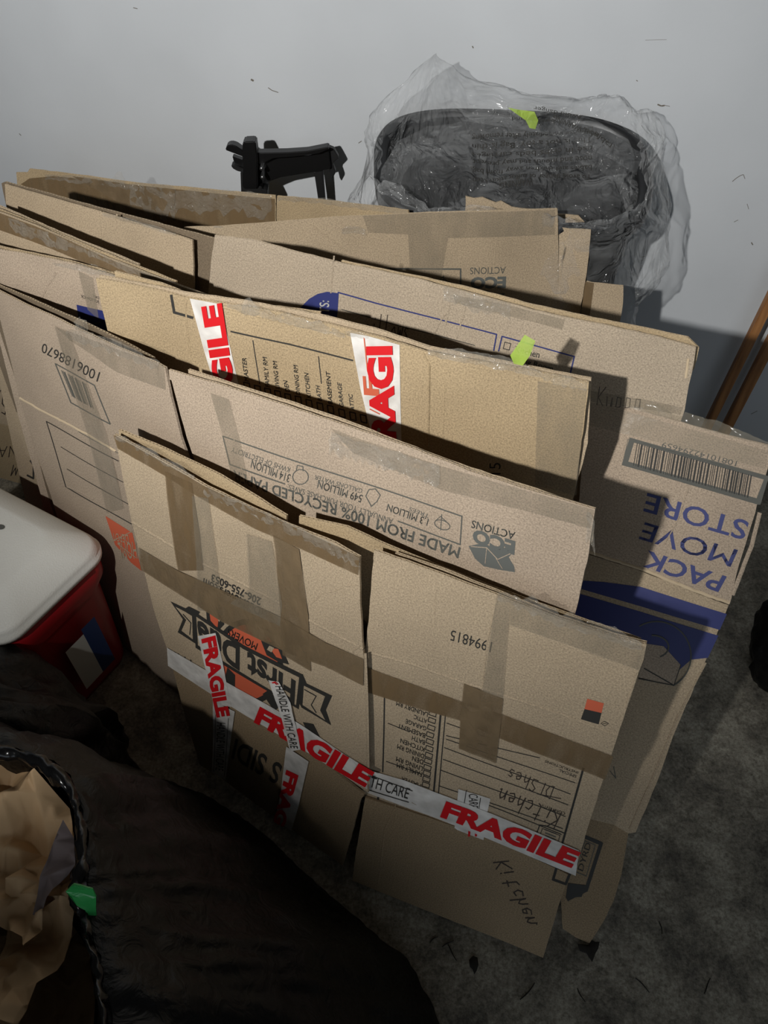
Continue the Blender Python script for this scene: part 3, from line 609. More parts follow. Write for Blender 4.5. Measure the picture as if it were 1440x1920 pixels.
tape_part(P6, 'clear_tape', [z3((790, 330), (860, 345), (985, 365), (1130, 395), (1120, 420), (790, 370))], CTAPE, f6, .002, .001).done()

# ================================================================== PACK MOVE STORE box
f7 = thing('flattened_cardboard_box', 'flattened box at right with blue PACK MOVE STORE lettering, barcode and blue bands', 'cardboard box', floor_at((1105, 1770)), 'flattened cardboard boxes leaning against the wall')
P7 = Board((1108, 742), (1440, 832), .95, .95, 33, amp=.002, seed=24)
sh = Sheet(P7, 'flap', CB['pink'], f7)
sh.outline([(1098, 740), (1180, 762), (1260, 786), (1340, 808), (1450, 836), (1436, 890), (1410, 980), (1385, 1060), (1371, 1122), (1368, 1132), (1300, 1108), (1200, 1068), (1080, 1030), (1090, 880)], 5)
sh.line(z3((930, 512), (1440, 655), (1412, 750), (908, 607)), INKG, 1, close=True)
for a in (((935, 507), (1445, 648), (1440, 664), (932, 520)), ((914, 590), (1412, 732), (1405, 752), (908, 607)), ((935, 507), (955, 512), (925, 612), (906, 607)), ((1428, 650), (1442, 654), (1410, 752), (1392, 745))): sh.poly(z3(*a), INKG)
x = 0.; rnd = random.Random(3)
while x < 1:
    w_ = rnd.choice([.006, .006, .011, .016]); x0 = 962+x*425; y0 = 527+x*119; wx = w_*425
    sh.poly(z3((x0, y0), (x0+wx, y0+wx*.28), (x0+wx-14, y0+wx*.28+82), (x0-14, y0+82)), INK, .0006); x += w_+rnd.choice([.007, .009, .014])
sh.text('10810142294659', *z3((1328, 592), (1056, 522), (1322, 612)), INKG, .0)
sh.text('STORE', *z3((1372, 812), (1000, 708), (1352, 882)), BLUG, .012); sh.text('MOVE', *z3((1330, 916), (992, 816), (1302, 978)), BLUG, .005); sh.text('PACK', *z3((1290, 1012), (1003, 918), (1258, 1070)), BLUG, .02)
flute_crease(sh, [(1080, 1028), (1200, 1066), (1300, 1106), (1368, 1130)], 6, .0022, CREASE); flute_crease(sh, z3((1410, 780), (1380, 900), (1310, 1080)), 8, .0016)
flute_crease(sh, z3((1150, 690), (1115, 800), (1060, 900)), 3, .0012)
sh.done()
sh = Sheet(P7, 'panel', CB['kraft'], f7)
sh.outline([(1075, 1031), (1200, 1070), (1300, 1110), (1366, 1134), (1330, 1220), (1262, 1380), (1230, 1470), (1192, 1560), (1178, 1562), (1150, 1545), (1060, 1525), (1058, 1400), (1050, 1200)])
sh.poly(zc((500, -30), (640, -20), (800, 0), (1177, 118), (1146, 188), (800, 85), (500, 0)), BLUE)
sh.poly(zc((500, 22), (800, 108), (1140, 213), (1094, 310), (1020, 318), (960, 370), (800, 330), (500, 230)), BLUE)
sh.line(zc(*circ((870, 300), 150, 150, -120, 60, 24)), INKG, 2.5, .0012)
sh.poly(zc((815, 245), (900, 258), (975, 340), (945, 430), (790, 395)), CB['pink'], .0012); sh.line(zc((815, 355), (945, 430), (790, 400)), INK, 2, .0016); sh.line(zc((945, 430), (975, 340)), INK, 1.5, .0016)
sh.line(zc(*circ((850, 260), 72, 50, -90, 60, 12)), INKG, 3, .0016)
sh.line(zc((680, 790), (690, 840), (665, 810)), INKG, 1.5)
flute_crease(sh, zc((1085, 330), (960, 570), (850, 840), (750, 1060)), 4, .0016)
sh.done()
P7b = Board.through((1054, 1744), (1105, 1767), .004, onpl((1130, 1548), P7.a, P7.n), seed=26)
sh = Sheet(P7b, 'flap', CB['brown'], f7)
sh.outline([(1050, 1525), (1150, 1546), (1178, 1562), (1172, 1600), (1165, 1640), (1150, 1690), (1130, 1730), (1105, 1768), (1080, 1757), (1055, 1740), (1050, 1650)])
sh.line(zc((535, 1090), (625, 1128), (560, 1330), (480, 1370)), INK, 7); sh.poly(zc((480, 1300), (560, 1310), (540, 1360), (470, 1365)), INK, .0007)
sh.line(zc((555, 1115), (600, 1135), (560, 1270), (510, 1250)), INKG, 1.5, close=True); sh.text('DYRD', *zc((545, 1250), (582, 1130), (522, 1240)), INK, .0, .0008)
sh.done()
crinkle(P7, f7, [(1098, 742), (1200, 768), (1330, 806), (1440, 834)], 22, 71, m=STAPE, over=.1, rag=.15, label='clear tape strip left standing above the edge', off=.001)
tape_part(P7, 'clear_tape', [z3((785, 372), (1440, 555), (1430, 620), (780, 460))], STAPE, f7, .0012, .0004).done()

# ================================================================== ECO box behind
f8 = thing('flattened_cardboard_box', 'flattened box with upside down ECO ACTIONS print, directly before the black trash can', 'cardboard box', floor_at((800, 900), .3), 'flattened cardboard boxes leaning against the wall')
P8 = Board((345, 428), (1045, 395), 1.0, 1.0, 8, amp=.0025, seed=28)
sh = Sheet(P8, 'panel', CB['kraft'], f8)
sh.outline([(345, 427), (420, 424), (520, 417), (640, 407), (760, 400), (860, 396), (960, 393), (1045, 391), (1047, 450), (1047, 520), (1048, 592), P8.drop((1048, 592)), P8.drop((350, 480)), (346, 450)], 8)
sh.text('ACTIONS', *ze((433, 560), (165, 563), (430, 612)), INKG, .0); sh.text('ECO', *ze((436, 632), (168, 636), (433, 722)), GREY, .05)
sh.poly(ze((222, 752), (255, 733), (300, 740), (350, 765), (428, 758), (400, 800), (330, 790)), GREY); sh.line(z2((-160, 765), (100, 765), (402, 763), (402, 830)), INKG, 3)
icons(sh, z2, None, None, (345, 808), .8); sh.text('W', *z2((300, 805), (312, 805), (300, 796)), INKG, 0)
flute_crease(sh, z1((1175, 290), (1240, 340), (1300, 385)), 3, .001); flute_crease(sh, z1((1370, 265), (1420, 262), (1500, 290)), 3, .001); sh.done()
tape_part(P8, 'clear_tape', [[(680, 404), (790, 399), (1040, 393), (1040, 440), (840, 446), (820, 560), (770, 540), (765, 440), (690, 436)]], CTAPE, f8, .0012, .0004).done()
crinkle(P8, f8, z1((1280, 300), (1370, 302)), 8, 81, over=1.); crinkle(P8, f8, z1((800, 290), (835, 292)), 4, 82)

f9 = thing('flattened_cardboard_box', 'brown box end with ragged torn top, behind the box before the trash can', 'cardboard box', floor_at((1080, 800), .3), 'flattened cardboard boxes leaning against the wall')
P9 = Board((875, 370), (1105, 372), 1.0, 1.0, 8, back=-.0, amp=.002, seed=30)
sh = Sheet(P9, 'panel', CB['kraft'], f9)
sh.outline([(873, 368), (890, 372), (905, 370), (930, 380), (940, 377), (960, 388), (1000, 392), (1000, 470), (873, 470)], 0, jit=.003)
P9b = Board((1040, 405), (1100, 408), .955, .955, 8, back=.0, seed=31)
sh.done()
sh = Sheet(P9b, 'panel', CB['kraft'], f9); sh.outline([(1035, 402), (1060, 402), (1085, 404), (1098, 418), (1109, 432), (1106, 470), (1097, 530), (1086, 596), P9b.drop((1080, 610)), P9b.drop((1040, 610))], 0, jit=.0015); sh.done()
P9c = Board((1046, 425), (1108, 432), .95, .95, 8, back=-.012, seed=32)
sh = Sheet(P9c, 'flap', CB['kraft'], f9); sh.outline([(1046, 422), (1055, 426), (1075, 429), (1108, 431), (1104, 480), (1095, 540), (1085, 600), P9c.drop((1082, 610)), P9c.drop((1046, 610))], 4, jit=.0012)
flute_crease(sh, ze((840, 560), (1010, 562)), 2.5, .001); sh.done()
f9b = thing('flattened_cardboard_box', 'narrow plain box strip at the lower right side of the black trash can', 'cardboard box', floor_at((1130, 800), .3), 'flattened cardboard boxes leaning against the wall')
P9d = Board((1100, 529), (1170, 536), .86, .86, 8, seed=33)
sh = Sheet(P9d, 'panel', CB['kraft'], f9b); sh.outline([(1100, 527), (1110, 530), (1140, 533), (1169, 536), (1168, 570), (1163, 600), (1159, 620), P9d.drop((1155, 640)), P9d.drop((1096, 640)), (1096, 600)], 4); sh.done()
tape_part(P9d, 'brown_tape', [ze((1030, 670), (1095, 680), (1060, 960), (990, 960))], BTAPE, f9b, .0012).done()

# ================================================================== rearmost taped box
f10 = thing('flattened_cardboard_box', 'rearmost flattened box with crumpled shiny tape along its top, under the black bracket', 'cardboard box', floor_at((300, 700), .5), 'flattened cardboard boxes leaning against the wall')
P10 = Board((35, 325), (515, 365), .9, .9, 8, amp=.003, seed=35)
sh = Sheet(P10, 'panel', CB['yellow'], f10)
sh.outline([(31, 323), (52, 323), (56, 316), (130, 326), (255, 342), (370, 352), (480, 362), (517, 366), (518, 415), (519, 470), P10.drop((519, 470)), P10.drop((40, 420)), (34, 360)], 8); sh.done()
Q10 = Board((518, 370), (760, 395), .91, .985, 8, amp=.002, seed=36)
sh = Sheet(Q10, 'panel', CB['yellow'], f10)
sh.outline([(519, 367), (600, 374), (700, 385), (765, 394), (770, 440), Q10.drop((770, 440)), Q10.drop((519, 460)), (518, 410)], 4); sh.done()
tape_part(P10, 'brown_tape', [[(40, 345), (56, 334), (100, 330), (255, 346), (370, 358), (516, 372), (516, 415), (400, 424), (330, 428), (250, 405), (130, 372), (50, 350)]], BTAPE, f10, .0012, .0008).done()
tape_part(P10, 'brown_tape', [[(135, 330), (255, 346), (330, 354), (328, 390), (300, 396), (250, 392), (200, 366)]], BTAPEG, f10, .003, .002).done()
crinkle(P10, f10, z1((170, 95), (400, 120), (520, 135)), 6, 101, over=1.5); crinkle(P10, f10, z1((490, 130), (640, 145), (660, 150)), 10, 102, over=5.0, rag=.6)
crinkle(P10, f10, z1((660, 155), (840, 160), (1020, 175)), 8, 103, over=4.4, rag=.6, label='bright crumpled clear tape'); crinkle(Q10, f10, [(522, 370), (600, 376), (700, 388), (765, 396)], 7, 104, over=.8)
crinkle(P10, f10, z1((425, 115), (470, 120)), 22, 105)
# ================================================================== SETTING
WY = lambda x: 2.25-.21*x                      # the wall plane, slightly turned to the boxes
def wall_pt(p, off=0.):
    n = Vector((-.21, -1, 0)).normalized(); P = Vector((0, 2.25, 0)); return onpl(p, P, n) + n*off
m, nt, b = mat('painted_drywall'); L = nt.links.new
tc = N(nt, 'ShaderNodeTexCoord'); n1 = N(nt, 'ShaderNodeTexNoise', Scale=90.0, Detail=4.0); L(tc.outputs['Object'], n1.inputs['Vector'])
n2 = N(nt, 'ShaderNodeTexNoise', Scale=2.5, Detail=3.0); L(tc.outputs['Object'], n2.inputs['Vector'])
L(ramp(nt, n2.outputs['Fac'], [(.3, lin((184, 187, 190))), (.7, lin((193, 196, 199)))]), b.inputs['Base Color'])
bp = N(nt, 'ShaderNodeBump', Strength=.12, Distance=.003); L(n1.outputs['Fac'], bp.inputs['Height']); L(bp.outputs[0], b.inputs['Normal'])
b.inputs['Roughness'].default_value = .6; WALLM = m
SCUFF = simple('wall_scuff', (105, 98, 88), .8)
V = []; Fs = []
for x in (-3.2, 3.2):
    for z in (0, 3.0): V.append(Vector((x, WY(x), z)))
wo = meshobj('wall_back', V, [(0, 2, 3, 1)], [WALLM, SCUFF], None, False)
me = wo.data; bm = bmesh.new(); bm.from_mesh(me)
def wline(pts, w):
    for (x0, y0), (x1, y1) in zip(pts[:-1], pts[1:]):
        dx, dy = x1-x0, y1-y0; l = math.hypot(dx, dy) or 1; nx, ny = -dy/l*w/2, dx/l*w/2
        f = bm.faces.new([bm.verts.new(wall_pt(q, .0006)) for q in ((x0+nx, y0+ny), (x1+nx, y1+ny), (x1-nx*.4, y1-ny*.4), (x0-nx*.4, y0-ny*.4))]); f.material_index = 1
for pts, w in (([(471, 148), (476, 151)], 5), ([(503, 164), (510, 169), (522, 173)], 2), ([(1233, 195), (1240, 198), (1246, 197)], 4), ([(1246, 197), (1256, 199)], 1.5),
               ([(1373, 340), (1380, 334), (1386, 330), (1390, 328), (1394, 327), (1397, 335)], 1.6), ([(1401, 382), (1404, 392)], 1.3), ([(1409, 454), (1412, 459)], 3), ([(1376, 416), (1384, 412)], 1.3),
               ([(1200, 482), (1210, 480)], 1.5), ([(672, 268), (678, 264)], 2), ([(250, 14), (258, 16)], 2), ([(886, 86), (888, 90)], 3), ([(1408, 776), (1420, 770)], 1.5), ([(36, 250), (40, 254)], 1.5), ([(1193, 150), (1196, 152)], 2),
               ([(1210, 75), (1250, 74)], .8), ([(285, 386), (300, 384)], 1)):
    wline(pts, w)
bm.to_mesh(me); bm.free(); tag(wo, None, None, kind='structure')
m, nt, b = mat('stained_concrete'); L = nt.links.new
tc = N(nt, 'ShaderNodeTexCoord'); n1 = N(nt, 'ShaderNodeTexNoise', Scale=6.0, Detail=12.0, Roughness=.78, Distortion=.2); n2 = N(nt, 'ShaderNodeTexNoise', Scale=120.0, Detail=6.0, Roughness=.75); n3 = N(nt, 'ShaderNodeTexNoise', Scale=26.0, Detail=10.0, Roughness=.8)
for n in (n1, n2, n3): L(tc.outputs['Object'], n.inputs['Vector'])
c1 = ramp(nt, n1.outputs['Fac'], [(.38, lin((98, 94, 86))), (.5, lin((150, 144, 130))), (.62, lin((190, 184, 168)))])
c2 = ramp(nt, n2.outputs['Fac'], [(.36, (.5, .48, .45)), (.52, (.9, .9, .9)), (.7, (1.25, 1.24, 1.2))])
c3 = ramp(nt, n3.outputs['Fac'], [(.34, (.42, .41, .39)), (.48, (1, 1, 1))])
mx = N(nt, 'ShaderNodeMixRGB', blend_type='MULTIPLY'); mx.inputs[0].default_value = 1; L(c1, mx.inputs[1]); L(c2, mx.inputs[2])
mx2 = N(nt, 'ShaderNodeMixRGB', blend_type='MULTIPLY'); mx2.inputs[0].default_value = 1; L(mx.outputs[0], mx2.inputs[1]); L(c3, mx2.inputs[2]); L(mx2.outputs[0], b.inputs['Base Color'])
bp = N(nt, 'ShaderNodeBump', Strength=.4, Distance=.004); L(n2.outputs['Fac'], bp.inputs['Height']); L(bp.outputs[0], b.inputs['Normal']); b.inputs['Roughness'].default_value = .75
DIMW = simple('dimmed_wall_grey', (120, 117, 112), .9)  # unseen side walls and ceiling: grey darkened to cut the bounced fill light
fo = meshobj('floor', [(-3.2, -4.0, 0), (3.2, -4.0, 0), (3.2, WY(3.2), 0), (-3.2, WY(-3.2), 0)], [(0, 1, 2, 3)], m, None, False); tag(fo, None, None, kind='structure')
for nme, vs in (('wall_left', [(-3.2, -4.0, 0), (-3.2, -4.0, 3.0), (-3.2, WY(-3.2), 3.0), (-3.2, WY(-3.2), 0)]), ('wall_right', [(3.2, -4.0, 0), (3.2, WY(3.2), 0), (3.2, WY(3.2), 3.0), (3.2, -4.0, 3.0)]), ('ceiling', [(-3.2, -4.0, 3.0), (3.2, -4.0, 3.0), (3.2, WY(3.2), 3.0), (-3.2, WY(-3.2), 3.0)])):
    tag(meshobj(nme, vs, [(0, 1, 2, 3)], DIMW, None, False), None, None, kind='structure')

# ------------------------------------------------------------------ generic solids
def prism(poly, ax, bx, org, d, name, m, parent, bev=.003):
    """poly in metres on axes ax,bx from org, thickness vector d; bevelled"""
    bm = bmesh.new(); f = bm.faces.new([bm.verts.new(org+ax*x+bx*y) for x, y in poly])
    r = bmesh.ops.extrude_face_region(bm, geom=[f]); bmesh.ops.translate(bm, verts=[v for v in r['geom'] if isinstance(v, bmesh.types.BMVert)], vec=d)
    bmesh.ops.recalc_face_normals(bm, faces=bm.faces[:])
    if bev: bmesh.ops.bevel(bm, geom=bm.edges[:], offset=bev, segments=2, affect='EDGES', clamp_overlap=True)
    me = bpy.data.meshes.new(name); bm.to_mesh(me); bm.free(); return link(me, name, [m], parent)
def loft(rings, close=True, cap0=False, cap1=False):
    V = [v for r in rings for v in r]; n = len(rings[0]); Fc = []
    for k in range(len(rings)-1):
        for i in range(n if close else n-1):
            j = (i+1) % n; Fc.append((k*n+i, k*n+j, (k+1)*n+j, (k+1)*n+i))
    if cap0: Fc.append(tuple(range(n-1, -1, -1)))
    if cap1: Fc.append(tuple((len(rings)-1)*n+i for i in range(n)))
    return V, Fc
def solidify(o, t):
    md = o.modifiers.new('thickness', 'SOLIDIFY'); md.thickness = t; md.offset = 0

# ------------------------------------------------------------------ BRACKET on the wall
BLK = simple('black_metal', (16, 16, 17), .35, .3); BLK2 = simple('matt_black', (10, 10, 11), .5)
BOLT = simple('bolt_steel', (120, 120, 120), .35, .9)
zk = Z(380, 230, 4.5)
br = thing('wall_bracket', 'black metal bracket with upright post and curved arm, above the rearmost box', 'bracket', Vector((-.32, 2.19, 0)))
KY = 2.2
def kp(pts, y): return [aty(p, y) for p in zk(*pts)]
def slab(name, pts, y, d, m, parent, bev=.002):
    P = kp(pts, y); o = P[0]; q = [((v-o).x, (v-o).z) for v in P]
    return prism(q, Vector((1, 0, 0)), Vector((0, 0, 1)), o, Vector((0, d, 0)), name, m, parent, bev)
slab('arm', [(250, 285), (345, 320), (460, 350), (520, 335), (600, 297), (760, 285), (900, 275), (1000, 250), (1062, 215), (1080, 388), (1000, 408), (800, 440), (650, 465), (570, 495), (500, 525), (330, 430), (262, 330)], KY-.02, .022, BLK, br)
slab('top_plate', [(190, 232), (205, 195), (240, 185), (280, 195), (345, 240), (480, 256), (700, 252), (880, 240), (1060, 205), (1070, 222), (980, 262), (760, 290), (600, 300), (500, 350), (400, 352), (330, 330), (340, 290), (250, 255)], KY-.045, .03, BLK, br)
slab('end_plate', [(1060, 206), (1110, 225), (1150, 295), (1098, 345), (1125, 420), (1090, 480), (1070, 400)], KY-.005, .02, BLK2, br)
slab('end_plate', [(240, 360), (300, 372), (345, 395), (335, 420), (290, 410), (248, 385)], KY-.03, .03, BLK2, br)
slab('post', [(335, 175), (352, 162), (430, 158), (447, 165), (466, 325), (462, 350), (462, 560), (340, 560), (340, 340)], KY-.06, .04, BLK, br, .004)
slab('foot', [(318, 420), (345, 415), (345, 540), (500, 540), (500, 565), (545, 570), (545, 760), (330, 760)], KY-.05, .05, BLK2, br)
slab('leg', [(940, 420), (1012, 400), (1030, 620), (1040, 760), (985, 760), (970, 620)], KY-.012, .03, BLK2, br)
for p in ((497, 388), (503, 462)):
    c = aty(zk(p)[0], KY-.065); V = []
    rings = [[c+Vector((r*math.cos(a), -h, r*math.sin(a))) for a in [i*math.pi/4 for i in range(8)]] for r, h in ((.006, -.045), (.006, 0), (.004, .003))]
    V, Fc = loft(rings, cap1=True); meshobj('bolt', V, Fc, BOLT, br)

nt = BAGF.node_tree; b = nt.nodes['Principled BSDF']; b.inputs['Coat Weight'].default_value = 1; b.inputs['Coat Roughness'].default_value = .06; b.inputs['Specular IOR Level'].default_value = 1; lw = N(nt, 'ShaderNodeLayerWeight', Blend=.35)
old = b.inputs['Alpha'].links[0].from_socket; ad = N(nt, 'ShaderNodeMath', operation='MULTIPLY_ADD'); ad.inputs[1].default_value = .42
nt.links.new(lw.outputs['Facing'], ad.inputs[0]); nt.links.new(old, ad.inputs[2]); nt.links.new(ad.outputs[0], b.inputs['Alpha'])
# ------------------------------------------------------------------ TRASH CAN and film
m, nt, b = mat('black_can_plastic'); b.inputs['Base Color'].default_value = (*lin((20, 21, 23)), 1); b.inputs['Roughness'].default_value = .42
CANM = m
CX, CY, RX, RY, RZ = .325, 1.965, .335, .15, 1.035
def rim(a, k=1., z=0., dz=0.):
    c, s_ = math.cos(a), math.sin(a); e = .62
    x = RX*k*math.copysign(abs(c)**e, c); y = RY*k*math.copysign(abs(s_)**e, s_)
    return Vector((CX+x, CY+y-.21*x*.5, z+dz*y))
can = thing('trash_can', 'tall oval black plastic trash can behind the boxes, open rim covered by clear film', 'trash can', Vector((CX, CY, 0)))
n = 64; A = [2*math.pi*i/n for i in range(n)]
R_ = [[rim(a, .72, .0) for a in A], [rim(a, .74, .02) for a in A], [rim(a, .97, RZ-.06, .5) for a in A], [rim(a, .985, RZ-.055, .5) for a in A], [rim(a, 1.04, RZ-.05, .5) for a in A], [rim(a, 1.05, RZ-.01, .5) for a in A], [rim(a, 1.03, RZ, .5) for a in A], [rim(a, .97, RZ, .5) for a in A], [rim(a, .95, RZ-.01, .5) for a in A], [rim(a, .92, RZ-.2, .3) for a in A], [rim(a, .7, .05) for a in A]]
V, Fc = loft(R_[:4], cap0=True); o = meshobj('can_body', V, Fc, CANM, can)
V, Fc = loft(R_[3:9]); meshobj('rim', V, Fc, CANM, can)
V, Fc = loft(R_[8:], cap1=True); meshobj('liner', V, Fc, simple('inner_black', (22, 23, 25), .5), can)
# film: a skirt round the rim, pulled up into a peak at the left, and a crumpled sheet over the mouth
fb = thing('plastic_bag', 'crumpled clear plastic bag with black warning text pulled over the black can', 'plastic bag', Vector((CX, CY, 0)))
def nz(v, f, s_=0.): return noise.noise(Vector((v.x*f+s_, v.y*f+3*s_, v.z*f-s_)))
rings = []; n = 240
pk = aty((820, 108), 2.0); 
for k in range(44):
    t = k/43; r = []
    for i in range(n):
        a = 2*math.pi*i/n; back = math.sin(a)
        if t < .45:                     # inner hang
            u_ = t/.45; p = rim(a, .86+.2*u_, RZ-.10+.12*u_, .5); 
        else:
            u_ = (t-.45)/.55; p = rim(a, 1.06+.15*math.sin(u_*2.2), RZ+.025-.40*u_**1.3, .5)
        top = max(0, 1-abs(t-.45)/.3)
        p.z += top*(.035+.03*math.sin(3*a+1)+.02*math.sin(7*a))*(.6+.4*back)
        p += Vector((nz(p, 9, 1), nz(p, 9, 2)*.6, nz(p, 9, 3)))*.045*(.3+.7*min(1, t*1.6)) + Vector((abs(nz(p, 24, 4)), -abs(nz(p, 20, 5)), abs(nz(p, 24, 6))))*.02 + Vector((nz(p, 60, 4), nz(p, 60, 5), nz(p, 60, 6)))*.003
        # pulled-up corner
        da = abs((a-math.radians(118)+math.pi) % (2*math.pi)-math.pi)
        w_ = min(1, max(0, 1.08-da/.62)**1.0*min(1, top*1.25)**.8)
        q = Vector((pk.x+(p.x-pk.x)*.04, 2.03, pk.z)); p = p.lerp(q, min(1, w_))
        p.y = min(p.y, WY(p.x)-.012); r.append(p)
    rings.append(r)
V, Fc = loft(rings); uv = [(i % n/n*2.0, (i//n)/44*.6) for i in range(len(V))]
o = meshobj('bag_skirt', V, Fc, BAGF, fb, True, uv)
PB = Board((700, 262), (1200, 262), 1.07, 1.07, 52, amp=.004, seed=40)
# crumpled sheet over the mouth: from the back rim forward and down
sh = Sheet(PB, 'bag_sheet', BAGF, fb)
PB.w = lambda x, t: .05*abs(noise.noise(Vector((x*4+3, t*7, 1))))+.015*abs(noise.noise(Vector((x*11+t*6, t*12, 5))))+.003*noise.noise(Vector((x*40, t*40, 5)))
sh.tape([(745, 268), (800, 240), (900, 225), (1000, 222), (1100, 232), (1170, 275), (1195, 330), (1190, 390), (1150, 425), (1080, 430), (1000, 428), (870, 428), (760, 425), (705, 395), (715, 320)], BAGF, 0, 0, .012)
WT = ['To avoid danger', 'of suffocation,', 'keep this bag away', 'from babies and', 'children. Do not use', 'in cribs, beds,', 'carriages or play', 'pens. Dispose of', 'immediately after']
for i, t in enumerate(['WARNING', 'To avoid danger of suffocation keep', 'babies and children away from bag', 'nose and mouth and may prevent', 'use in cribs beds carriages', 'This is not a toy. Bag is thin', 'Dispose immediately after removing']):
    y = z2((0, 490-i*30))[0][1]; wx = 110 if i == 0 else 400
    x1 = z2((640 if i == 0 else 840, 0))[0][0]
    sh.text(t, (x1, y-8), (x1-wx/1.8, y-5+(6 if i else 2)), (x1, y+5), INK, .0, .002)
sh.done()
pb2 = Board((940, 185), (1190, 260), 1.19, 1.10, 15, seed=41); pb2.w = lambda x, t: .012*noise.noise(Vector((x*9, t*12, 2)))
sh = Sheet(pb2, 'bag_collar', BAGF, fb); sh.tape([(860, 225), (900, 200), (1000, 195), (1060, 200), (1130, 232), (1190, 280), (1235, 300), (1225, 350), (1150, 300), (1060, 258), (960, 240)], BAGF, 0, 0, .012)
for i, (t, a, b_, c) in enumerate((('Avoid danger', (1090, 214), (1000, 196), (1090, 224)), ('handling and', (1040, 222), (960, 216), (1040, 232)), ('babies, WARNING', (1125, 250), (1040, 214), (1120, 261)), ('table', (1150, 272), (1118, 246), (1144, 280)))):
    sh.text(t, a, b_, c, INK, .0, .002)
sh.done()
g = tape_part(pb2, 'green_tape', [z2((560, 218), (600, 226), (650, 232), (664, 262), (655, 292), (635, 288), (622, 262), (590, 240))], GTAPE, fb, .006, .003).done(); g['label'] = 'strip of lime green tape'

# ------------------------------------------------------------------ WOOD SLATS
m, nt, b = mat('brown_wood'); L = nt.links.new
tc = N(nt, 'ShaderNodeTexCoord'); mp = N(nt, 'ShaderNodeMapping'); mp.inputs['Scale'].default_value = (60, 60, 4); L(tc.outputs['Object'], mp.inputs[0])
n1 = N(nt, 'ShaderNodeTexNoise', Scale=1.0, Detail=5.0); L(mp.outputs[0], n1.inputs['Vector']); L(ramp(nt, n1.outputs['Fac'], [(.3, lin((112, 72, 38))), (.7, lin((168, 118, 70)))]), b.inputs['Base Color']); b.inputs['Roughness'].default_value = .45
WOOD = m
def slat(p0, p1, w, d, label, ext):
    a, c = aty(p0, 1.93), aty(p1, 1.945); u = (c-a).normalized(); a = a - u*(a.z/u.z-.004 if u.z else 0) ; L_ = ext; e = a+u*L_
    t = thing('wooden_slat', label, 'wood slat', Vector((a.x, a.y, 0)), 'wooden slats leaning at the wall')
    X = Vector((1, -.21, 0)).normalized()
    prism([(0, 0), (w, 0), (w, d), (0, d)], X, Vector((0, 1, 0)), a, u*L_, 'board', WOOD, t, .002)
    return t
slat((1318, 806), (1434, 570), .026, .02, 'narrow brown wooden slat standing upright at the right edge, left one of two', 1.5)
slat((1352, 810), (1460, 600), .03, .02, 'brown wooden slat at the right edge, right one of two with a paler end', 1.5)

# ------------------------------------------------------------------ COOLER
WHP = None
m, nt, b = mat('pebbled_white_plastic'); L = nt.links.new; tc = N(nt, 'ShaderNodeTexCoord'); n1 = N(nt, 'ShaderNodeTexNoise', Scale=260.0, Detail=2.0); L(tc.outputs['Object'], n1.inputs['Vector'])
bp = N(nt, 'ShaderNodeBump', Strength=.35, Distance=.002); L(n1.outputs['Fac'], bp.inputs['Height']); L(bp.outputs[0], b.inputs['Normal']); b.inputs['Base Color'].default_value = (*lin((222, 222, 216)), 1); b.inputs['Roughness'].default_value = .5; WHP = m
CRED = simple('red_cooler_plastic', (150, 22, 30), .35)
CZ = .50
def cz(p, z=CZ): return atz(p, z)
cool = thing('cooler', 'red cooler with white pebbled lid on the floor at the left edge', 'cooler', Vector((-.98, .95, 0)))
# footprint: rounded box whose right end is seen
cA, cB, cC = cz((0, 912)), cz((182, 1006)), cz((40, 1222), CZ-.02)
ux = (cB-cA); ux.z = 0; ux.normalize(); uy = Vector((ux.y, -ux.x, 0)); 
wd_ = (cC-cB).dot(uy)
ctr = cB + uy*wd_*.5 - ux*.26
def rr(hx, hy, r, z, n=8):
    o = []
    for qx, qy, a0 in ((1, 1, 0), (-1, 1, 90), (-1, -1, 180), (1, -1, 270)):
        for i in range(n+1):
            a = math.radians(a0+90*i/n); o.append(Vector((ctr.x, ctr.y, z)) + ux*(qx*(hx-r)+r*math.cos(a)) + uy*(qy*(hy-r)+r*math.sin(a)))
    return o
hy = abs(wd_)*.5+.01; hx = .27
V, Fc = loft([rr(hx-.04, hy-.04, .05, .0), rr(hx-.035, hy-.035, .05, .02), rr(hx-.02, hy-.022, .06, CZ-.16), rr(hx-.004, hy-.006, .06, CZ-.12), rr(hx-.002, hy-.004, .06, CZ-.065), rr(hx-.012, hy-.014, .06, CZ-.06)], cap0=True, cap1=True)
meshobj('body', V, Fc, CRED, cool)
V, Fc = loft([rr(hx-.004, hy-.006, .06, CZ-.062), rr(hx+.006, hy+.004, .06, CZ-.058), rr(hx+.007, hy+.005, .06, CZ-.044), rr(hx+.001, hy-.001, .06, CZ-.041), rr(hx+.002, hy, .06, CZ-.03), rr(hx-.004, hy-.006, .07, CZ-.022), rr(hx-.07, hy-.06, .06, CZ+.014), rr(hx-.082, hy-.07, .06, CZ+.017), rr(.05, .03, .02, CZ+.018)], cap0=True, cap1=True)
lid = meshobj('lid', V, Fc, WHP, cool)
lo = ctr + ux*(hx-.005); 
LBL = simple('white_label', (190, 190, 184), .5); BLB = simple('blue_label', (30, 52, 96), .5)
def lbl(name, s0, s1, z0, z1, m):
    P = [ctr+ux*(hx+.002)+uy*s0, ctr+ux*(hx+.002)+uy*s1]
    vs = [Vector((P[0].x, P[0].y, z0)), Vector((P[1].x, P[1].y, z0)), Vector((P[1].x, P[1].y, z1)), Vector((P[0].x, P[0].y, z1))]
    o = meshobj(name, vs, [(0, 1, 2, 3)], m, cool, False); return o
lbl('label', -.01, .05, CZ-.40, CZ-.22, LBL); lbl('label', -.055, -.01, CZ-.40, CZ-.2, BLB)
